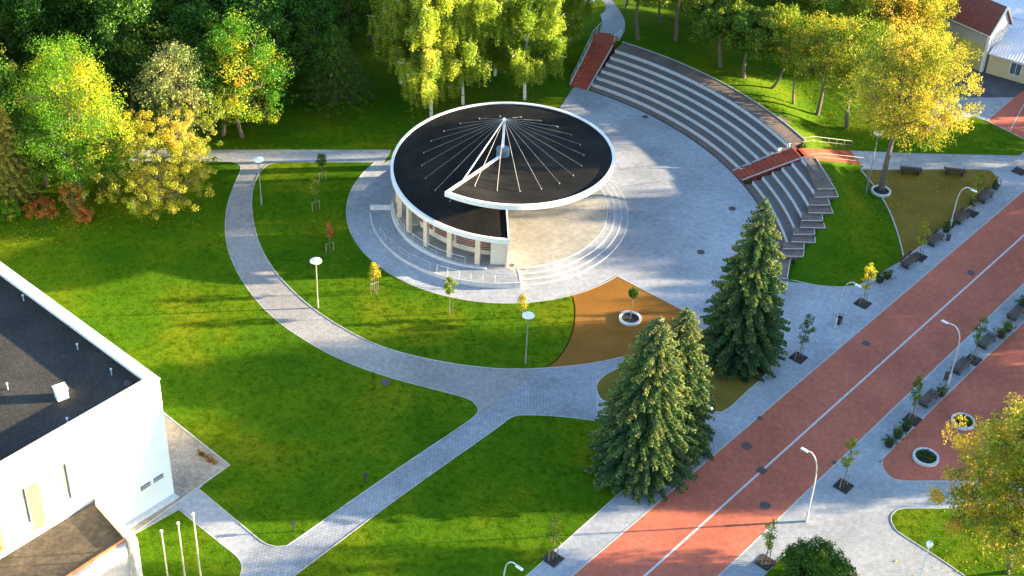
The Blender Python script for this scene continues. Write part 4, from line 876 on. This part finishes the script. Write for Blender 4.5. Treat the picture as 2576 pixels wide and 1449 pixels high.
o = npmesh('fallen_leaves', np.array(V), 4, M['leaf_yellow'], None, rg.uniform(.3, 1, len(pts))); setp(o, 'scattered fallen yellow leaves on the lawns and paving', 'fallen leaves', kind='stuff')
# ------------------------------------------------------------------ trees
def limb(m, p0, p1, r0, r1, rng, sag=0., n=5, k=4):
    p0, p1 = np.array(p0, float), np.array(p1, float); L = np.linalg.norm(p1-p0); pts = []
    w1 = rng.normal(size=3)*L*.06
    for i in range(k+1):
        t = i/k; p = p0+(p1-p0)*t+w1*math.sin(math.pi*t)+np.array([0, 0, -sag*L*math.sin(math.pi*t)]); pts.append(tuple(p))
    m.tube(pts, [r0+(r1-r0)*i/k for i in range(k+1)], n, False); return pts
def broadleaf(parent, H, Rc, zb, mat, seed, hue=.45, hvar=.18, nl=12, nc=15, n=70, ls=.30, bark='bark', shift=(0, 0), tr=.24, taper=.75, clump=None, fork=True, hgrad=0.):
    rng = np.random.default_rng(seed); cz = (H+zb)/2; hz = (H-zb)/2; m = MB(); sx, sy = shift
    limb(m, (0, 0, -.1), (sx*.8, sy*.8, zb+hz*.9), tr, tr*.4, rng, 0, 8, 6)
    C, Hh = [], []; clump = (clump or .085*H)*.74; nc = int(nc*1.3)
    for i in range(nl):
        z = -0.9+1.8*(i+.5)/nl; a = i*2.4+rng.uniform(-.5, .5); rad = math.sqrt(max(.02, 1-z*z)); 
        wd = rad*(1-(1-taper)*max(0, z)) ; f = rng.uniform(.42, .68)
        c = np.array([sx+Rc*wd*f*math.cos(a), sy+Rc*wd*f*math.sin(a), cz+hz*z*.80]); lr = rng.uniform(.34, .50)*(Rc+hz)/2*(1 if z < .5 else .75)
        limb(m, (sx*.6, sy*.6, zb+max(0, (c[2]-zb)*.35)), c, tr*.38, .03, rng)
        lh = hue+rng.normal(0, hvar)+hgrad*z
        for j in range(nc):
            d = rng.normal(size=3); d /= np.linalg.norm(d); d[2] = d[2]*.8+.15; rr = lr*(rng.uniform(.55, 1.12) if rng.random() > .16 else rng.uniform(1.05, 1.28))
            p = c+d*rr*np.array([1, 1, .9]); C.append(p); Hh.append(lh+rng.normal(0, hvar*.6))
            if j % 3 == 0: m.tube([tuple(c), tuple(p)], .022, 3, False)
    n = int(n*.95); ls *= .86
    C = np.array(C); m.build('trunk', M[bark], parent)
    leaves_obj('crown', rng, C, clump*rng.uniform(.7, 1.25, len(C)), n, ls, mat, parent, np.clip(Hh, 0, 1), .85)
def spruce(parent, H, Rm, seed, hue=.4, tiers=34, per=15, ls=.34):
    rng = np.random.default_rng(seed); m = MB(); m.tube([(0, 0, 0), (0, 0, H*.5), (0, 0, H*.98)], [.32, .2, .03], 8); VV, HH = [], []
    for ti in range(tiers):
        f = ti/(tiers-1); z0 = .6+(H-.9)*f; 
        L0 = Rm*(1-f)**.58*(1.0 if f > .12 else .86+f)+.18; nb = max(5, int(per*(1-f*.6)))
        for b_ in range(nb):
            a = 6.283*(b_+.5*(ti % 2))/nb+rng.normal(0, .13); L = L0*rng.uniform(.82, 1.13); ca, sa = math.cos(a), math.sin(a)
            k = max(3, int(L/.24)); t = (np.arange(k)+rng.uniform(0, .6))/k; t = t[t > .12 if L > 1 else t > 0]; 
            zz = z0+L*(.10*t-.42*t*t+.14*t**3)-.1; hb = hue+rng.normal(0, .10)
            if L > .8: m.tube([(0, 0, z0), (ca*L*.5, sa*L*.5, z0-L*.05), (ca*L*.95, sa*L*.95, z0-L*.18)], [.05, .03, .012], 3, False)
            for side in (-1, 1, 0, 2):
                q = len(t); 
                if q == 0: continue
                cx = np.c_[ca*L*t, sa*L*t, zz]; fw_ = np.array([ca, sa, -.25]); sd_ = np.array([-sa, ca, 0])
                wl = (.75*(1-t)+.28)*min(1, L/2.2)*rng.uniform(.7, 1.2, q)
                if side in (-1, 1): d = fw_*.75+sd_*side*.75+np.array([0, 0, -.30])
                elif side == 0: d = fw_+np.array([0, 0, .35]); wl = wl*.7
                else: d = np.array([ca*.25, sa*.25, -1.]); wl = wl*.75
                d = d+rng.normal(size=(q, 3))*.16; d /= np.linalg.norm(d, axis=1)[:, None]
                tip = cx+d*wl[:, None]; nn = np.cross(d, rng.normal(size=(q, 3))); nn /= np.linalg.norm(nn, axis=1)[:, None]; wdt = (.085+.05*rng.random(q))[:, None]
                mid = cx+d*wl[:, None]*.55
                VV.append(np.stack([cx, mid+nn*wdt, tip, mid-nn*wdt], 1)); HH.append(np.clip(hb+.38*f+.5*(t-.55)+rng.normal(0, .08, q), 0, 1))  # yellow rises with height: sunlit gold of the top put into the hue
                n2 = np.cross(d, nn); VV.append(np.stack([cx, mid+n2*wdt, tip, mid-n2*wdt], 1)); HH.append(HH[-1])
    m.build('trunk', M['bark'], parent); V = np.concatenate(VV).reshape(-1, 3); npmesh('crown', V, 4, M['needle'], parent, np.concatenate(HH))
def birch(parent, H, Rc, zb, seed, hue=.45, strands=520, lean=(0, 0), trunks=1, tr=.2, mat='leaf_birch', side=None):
    rng = np.random.default_rng(seed); m = MB(); C, Hh = [], []
    for k in range(trunks):
        top = (lean[0]+rng.normal(0, .5)*k, lean[1]+rng.normal(0, .5)*k, H*(.97-.08*k)); bx = (k*.5, 0)
        pts = [(bx[0]+(top[0]-bx[0])*t+.25*math.sin(t*5+seed), bx[1]+(top[1]-bx[1])*t, H*.97*t*(top[2]/H/.97)) for t in np.linspace(0, 1, 9)]
        m.tube(pts, [tr*(1-t*.85) for t in np.linspace(0, 1, 9)], 8)
        for i in range(34):
            t = rng.uniform(.16, .97); p0 = np.array(pts[int(t*8)])*(1-(t*8 % 1))+np.array(pts[min(8, int(t*8)+1)])*(t*8 % 1); a = rng.uniform(0, 6.283)
            zf = (p0[2]-zb)/(H-zb); L = Rc*(1.05-.72*min(1, max(0, zf))**1.6)*rng.uniform(.6, 1.05); p1 = p0+np.array([math.cos(a)*L, math.sin(a)*L, L*rng.uniform(.35, .9)])
            if p1[2] > H*1.02: p1[2] = H*1.02
            bp = limb(m, p0, p1, tr*.32*(1.1-t*.6), .018, rng, -.06, 5, 5); lh = hue+rng.normal(0, .12)
            for j in range(int(strands/34/trunks)):
                u = rng.uniform(.2, 1); q = np.array(bp[int(u*5)]) if u < 1 else np.array(bp[5]); q = q+rng.normal(size=3)*[.35, .35, .2]; ln2 = rng.uniform(.6, 2.7)*(1-.4*max(0, zf)); dr = rng.normal(size=2)*.2
                ns = max(3, int(ln2/.25))
                for s_ in range(ns):
                    z = q[2]-ln2*s_/ns
                    if z < zb-1.: break
                    C.append((q[0]+dr[0]*s_/ns, q[1]+dr[1]*s_/ns, z)); Hh.append(lh+rng.normal(0, .06))
    m.build('trunk', M['birchbark'], parent); C = np.array(C); leaves_obj('crown', rng, C, .24, 7, .19, mat, parent, np.clip(Hh, 0, 1), 1.2, 0)
def sc_at(g): return F/math.sqrt(g.x**2+g.y**2+CH**2)
def T(name, base, ytop, wpx, label, cat='tree', group=None, gy=None):
    g = GH(*base); H = height_of(g, ytop); t = empty(name, g, label, cat, group); return t, H, wpx/2/sc_at(g), g
# spruces
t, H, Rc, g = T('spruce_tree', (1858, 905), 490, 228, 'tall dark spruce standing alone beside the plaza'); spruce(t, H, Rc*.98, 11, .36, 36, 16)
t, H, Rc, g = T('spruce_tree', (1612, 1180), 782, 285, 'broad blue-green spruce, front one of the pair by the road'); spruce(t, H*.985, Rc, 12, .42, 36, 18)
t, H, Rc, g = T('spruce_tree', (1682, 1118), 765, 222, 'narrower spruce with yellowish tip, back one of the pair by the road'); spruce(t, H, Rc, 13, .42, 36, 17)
# birches behind the pavilion
for b_, H, Rc, zb, sd_, hu, ln_, tk, lab in (((1080, 292), 17.5, 3.9, 2.6, 21, .46, (.2, .3), 1, 'birch with golden foliage, leftmost behind the pavilion'), ((1165, 262), 16.5, 4.2, 3.5, 22, .35, (.3, .0), 1, 'birch with yellow-green foliage in the middle behind the pavilion'),
    ((1325, 250), 16.8, 3.6, 6.5, 23, .25, (-.6, .6), 1, 'birch with a clear white leaning trunk right of the pavilion back'), ((1250, 190), 17.5, 4.0, 4.5, 24, .28, (0, 0), 1, 'lime-green birch between the middle and right ones, farther back'),
    ((1010, 210), 17.0, 3.6, 5, 25, .55, (0, 0), 2, 'two-stemmed birch at the left back of the birch group'), ((1395, 150), 15.5, 3.8, 3.5, 26, .3, (0, 0), 1, 'birch at the right back of the group near the grey path'),
    ((1125, 225), 17.0, 4.0, 3.5, 27, .30, (.2, 0), 1, 'dense yellow-green birch filling the gap between the left and middle ones')):
    t = empty('birch_tree', G(*b_), lab, 'tree', 'birches behind the pavilion'); birch(t, H, Rc*1.28, zb*.6, sd_, hu-.1, 2600, ln_, tk, .19)
# left group
def B(base, ytop, wpx, label, mat, seed, zbf=.2, name='tree', group=None, **kw):
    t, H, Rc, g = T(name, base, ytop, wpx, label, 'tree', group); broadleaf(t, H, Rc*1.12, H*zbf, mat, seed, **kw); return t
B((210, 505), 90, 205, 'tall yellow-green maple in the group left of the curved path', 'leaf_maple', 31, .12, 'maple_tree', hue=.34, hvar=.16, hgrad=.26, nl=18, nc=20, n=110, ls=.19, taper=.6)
B((462, 395), 100, 150, 'narrow grey-green tree right of the tall maple', 'leaf_grey', 32, .15, 'poplar_tree', hue=.5, nl=16, nc=13, n=55, ls=.24, taper=.55)
B((405, 492), 310, 410, 'low spreading yellow tree at the edge of the big lawn', 'leaf_yellow', 33, .12, 'small_maple_tree', hue=.26, hvar=.14, nl=17, nc=22, n=80, ls=.20, clump=.6, tr=.15)
B((300, 490), 310, 130, 'fresh green small tree between the maple and the low yellow tree', 'leaf_maple', 34, .1, 'small_maple_tree', hue=.25, hvar=.08, nl=10, nc=14, n=70, ls=.2, clump=.5, tr=.12)
B((120, 470), 250, 190, 'dark green tree below the tall maple at the left', 'leaf_dark', 35, .1, 'tree', hue=.6, nl=12, nc=14, n=70)
B((610, 345), 30, 220, 'tree turning orange and red at the edge of the wood', 'leaf_maple', 36, .12, 'maple_tree', hue=.34, hvar=.32, nl=16, nc=15, n=95, ls=.22)
B((560, 340), 95, 150, 'dark green tree in front of the orange-red one', 'leaf_dark', 37, .1, 'tree', hue=.7, nl=10, nc=13, n=70)
t, H, Rc, g = T('larch_tree', (42, 515), 245, 125, 'slender yellowish larch at the far left edge'); 
def larch(parent, H, Rm, seed, mat='larch'):
    rng = np.random.default_rng(seed); m = MB(); m.tube([(0, 0, 0), (0, 0, H)], [.2, .03], 6); C = []; Hh = []
    for i in range(150):
        f = i/150; z = .8+(H-1)*f; a = i*2.4; L = Rm*(1-f)**.8+.15; m.tube([(0, 0, z), (L*math.cos(a), L*math.sin(a), z+.05*L)], [.03, .01], 3, False)
        for u in np.arange(.25, 1.01, .14): C.append((L*u*math.cos(a), L*u*math.sin(a), z-.25*L*u+rng.normal(0, .12))); Hh.append(.45+.4*f+rng.normal(0, .12))
    m.build('trunk', M['bark'], parent); leaves_obj('crown', rng, C, .24, 26, .16, mat, parent, np.clip(Hh, 0, 1))
larch(t, H, Rc, 41)
t, H, Rc, g = T('feathery_tree', (845, 262), 60, 160, 'feathery bright green tree at the wood edge left of the birches'); larch(t, H, Rc*1.3, 42, 'leaf_dark')
for i, (b_, yt, wpx, mt, hu, lab) in enumerate((((190, 545), 440, 75, 'leaf_red', .32, 'orange-red shrub in front of the left tree group'), ((110, 545), 505, 110, 'leaf_red', .5, 'low russet shrub at the left edge of the big lawn'), ((215, 560), 520, 50, 'leaf_red', .5, 'small reddish bush at the lower end of the left group'), ((20, 550), 500, 90, 'leaf_maple', .3, 'green bush below the larch'))):
    t, H, Rc, g = T('shrub', b_, yt, wpx, lab, 'shrub'); rg = np.random.default_rng(60+i); k = 60; c = rg.normal(size=(k, 3)); c /= np.linalg.norm(c, axis=1)[:, None]; c = c*[Rc*.8, Rc*.8, H*.42]*rg.uniform(.5, 1, (k, 1))+[0, 0, H*.5]
    m = MB(); [m.tube([(0, 0, 0), tuple(c[q])], .02, 3, False) for q in range(0, k, 5)]; m.build('stem', M['bark'], t); leaves_obj('crown', rg, c, .28, 30, .15, mt, t, np.clip(rg.normal(hu, .2, k), 0, 1))
# right group on and behind the mound
B((2216, 478), 75, 300, 'big yellow-leaved tree in the white stone ring', 'leaf_yellow', 51, .31, 'lime_tree', hue=.28, hvar=.13, nl=26, nc=18, n=80, ls=.22, shift=(.8, .4), tr=.34, clump=1.0)
RG = 'trees on the mound behind the terraces'
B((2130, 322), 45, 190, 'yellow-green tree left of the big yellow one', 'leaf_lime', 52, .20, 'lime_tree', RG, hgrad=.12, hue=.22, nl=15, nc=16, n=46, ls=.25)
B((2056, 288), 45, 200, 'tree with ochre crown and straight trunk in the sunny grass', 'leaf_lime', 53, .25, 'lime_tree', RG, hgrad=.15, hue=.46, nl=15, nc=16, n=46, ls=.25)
B((1996, 262), 70, 120, 'small thin tree with curved trunk in the sunny grass', 'leaf_lime', 54, .40, 'lime_tree', RG, hue=.45, nl=9, nc=11, n=40, ls=.24, tr=.14)
B((1940, 222), 20, 170, 'leaning tree at the left end of the sunny grass', 'leaf_lime', 55, .28, 'lime_tree', RG, hue=.35, nl=13, nc=14, n=42, ls=.25, shift=(1.2, .3), tr=.18)
B((2285, 170), -60, 185, 'golden tree in front of the red-roofed house', 'leaf_yellow', 56, .15, 'lime_tree', RG, hue=.3, hvar=.15, nl=20, nc=16, n=75, ls=.26)
B((2190, 180), -90, 240, 'ochre tree in the second row behind the sunny grass', 'leaf_lime', 57, .2, 'lime_tree', RG, hue=.5, hvar=.25, nl=18, nc=16, n=70, ls=.26)
B((1872, 196), 25, 190, 'green tree behind the middle of the terraces', 'leaf_dark', 58, .40, 'lime_tree', RG, hue=.85, nl=14, nc=14, n=70)
B((1812, 168), 10, 200, 'green tree with pale trunk behind the upper terraces', 'leaf_dark', 59, .40, 'lime_tree', RG, hue=.75, nl=14, nc=14, n=70)
B((1605, 100), -110, 190, 'pale-trunked tree beside the grey path at the top', 'leaf_dark', 60, .5, 'lime_tree', RG, hue=.8, nl=14, nc=13, n=70)
B((1700, 105), -140, 200, 'green tree between the grey path and the upper terraces', 'leaf_dark', 61, .42, 'lime_tree', RG, hue=.7, nl=14, nc=13, n=70)
B((2535, 1440), 1010, 400, 'large turning tree with yellow and green leaves at the lower right', 'leaf_yellow', 62, .13, 'maple_tree', hue=.27, hvar=.2, nl=30, nc=20, n=85, ls=.25, tr=.3, clump=.95)
t, H, Rc, g = T('round_bush', (2040, 1470), 1385, 190, 'round clipped dark bush at the bottom edge'); rg = np.random.default_rng(70); k = 300; c = rg.normal(size=(k, 3)); c /= np.linalg.norm(c, axis=1)[:, None]; c = c*rg.uniform(.35, 1., (k, 1))**.4*[Rc*.88, Rc*.88, H*.44]+[0, 0, H*.48]
m = MB(); [m.tube([(0, 0, 0), tuple(c[q])], .03, 3, False) for q in range(0, k, 9)]; m.build('stem', M['bark'], t); leaves_obj('crown', rg, c, .42, 60, .15, 'leaf_dark', t, np.clip(rg.normal(.38, .2, k), 0, 1))
B((2110, 1500), 1440, 110, 'small dark bush beside the round one at the bottom edge', 'leaf_dark', 71, .05, 'shrub', hue=.5, nl=8, nc=10, n=60, ls=.18, clump=.4, tr=.08)
# wood: shared prototypes
protos = []
def proto(mat, hue, seed, H=15., Rc=4.2, zb=2.5, cat_='tree', **kw):
    t = empty('woodland_tree', (0, 0, 0), 'x', 'tree', 'trees of the wood'); broadleaf(t, H, Rc, zb, mat, seed, hue=hue, **kw); protos.append(t); return t
for i, (mt, hu, hv) in enumerate((('leaf_dark', .35, .15), ('leaf_dark', .5, .2), ('leaf_dark', .25, .12), ('leaf_dark', .65, .2), ('leaf_maple', .18, .14))): proto(mt, hu, 200+i, hvar=hv, nl=15, nc=15, n=70, ls=.32, H=15+i*.4)
used = [0]*5; rnd = random.Random(4); spots = []
y = 131.
row = 0
while y < 190:
    x = -100+rnd.uniform(0, 3)
    while x < 2:
        px, py = P((x, y, 0)); topx, topy = P((x, y, 15))
        front = 128 if x > -40 else 121
        if -120 < px and py > -95 and not (px > 900 and py > 170) and not (px > 740 and py > 262) and py < 338 and px < 1000: spots.append((row, px, x+rnd.uniform(-1, 1), y+rnd.uniform(-1, 1)))
        x += rnd.uniform(5.2, 7.2)
    y += 5.6; row += 1
for x, y in ((-72, 124), (-66, 118), (-60, 122), (-53, 126), (-70, 130), (-78, 116)): spots.append((20, P((x, y, 0))[0], x, y))
rown = {0: 'front', 1: 'second', 2: 'third', 3: 'fourth', 4: 'fifth', 5: 'sixth', 6: 'seventh', 7: 'eighth', 8: 'ninth', 20: 'far corner'}
ordn = ['first', 'second', 'third', 'fourth', 'fifth', 'sixth', 'seventh', 'eighth', 'ninth', 'tenth', 'eleventh', 'twelfth', 'thirteenth', 'fourteenth', 'fifteenth', 'sixteenth', 'seventeenth']
col_ = ['deep green', 'mid green', 'very dark green', 'lighter green', 'yellowish green']
def place(i, x, y, s, label, group=None):
    t = protos[i] if not used[i] else copytree(protos[i]); used[i] = 1
    t.location = (x, y, max(0, hgt(x, y))); t.rotation_euler = (0, 0, rnd.uniform(0, 6.28)); t.scale = (s*rnd.uniform(.92, 1.08),)*2+(s,); t['label'] = label
    if group: t['group'] = group
    return t
cnt = {}
for rw, px, x, y in sorted(spots):
    cnt[rw] = cnt.get(rw, -1)+1; i = rnd.choices(range(5), (4, 4, 3, 3, 2))[0]
    place(i, x, y, rnd.uniform(.82, 1.12), f'{col_[i]} tree, {ordn[min(16, cnt[rw])]} from the left in the {rown.get(rw, "back")} row of the wood')
# trees beyond the right group (top edge)
for k, (px, py, i) in enumerate(((1500, -120, 1), (1640, -60, 0), (1760, 20, 3), (1900, 60, 1), (2020, 110, 3), (2120, 60, 4), (1830, -80, 1), (1960, -60, 0), (2080, -60, 4), (1700, -160, 3), (2240, -60, 4), (1575, 20, 0), (1665, 62, 1), (1745, 60, 0), (1800, 75, 3), (1930, 120, 1))):
    g = GH(px, py); place(i, g.x, g.y, rnd.uniform(.66, .8), f'{col_[i]} tree, {ordn[k]} in the belt along the top edge behind the mound', 'trees along the top edge')
# ------------------------------------------------------------------ unseen trees added outside the right frame edge, sized to cast the evening shade
ca_, sa_ = math.cos(SUN_AZ), math.sin(SUN_AZ)
CAST = [(80, 104, 8.6), (79, 107, 9.), (81, 110, 9.4), (79, 113, 9.6), (82, 116, 10.), (80, 119, 9.8), (81, 122, 8.8), (87, 132.5, 8.4), (88, 101, 11.5),
        (72, 98, 14.), (74, 94, 15.), (72, 90, 14.5), (75, 86.5, 14.5), (71, 83, 12), (66, 80.8, 8.), (88, 92, 16), (86, 97, 15.5), (90, 87, 16),
        (90, 106, 10.), (92, 110, 10.6), (92, 114, 11.), (92, 118, 11.2), (92, 121.5, 9.4), (84, 124.5, 7.0), (85, 128, 7.2), (86, 131, 7.4), (96, 146.5, 9.), (97, 150, 9.6), (97, 154, 10), (98, 158.5, 10.6), (99, 163, 11), (101, 168, 12)]
for k, (t_, w_, h_) in enumerate(CAST):
    x, y = t_*ca_-w_*sa_, t_*sa_+w_*ca_; i = rnd.choice((0, 1, 3)); s = h_/15.4
    t = place(i, x, y, s, 'unseen green tree added beyond the right edge of the view to cast shade', 'unseen shade trees beyond the right edge'); t.scale = (s*1.15, s*1.15, s)
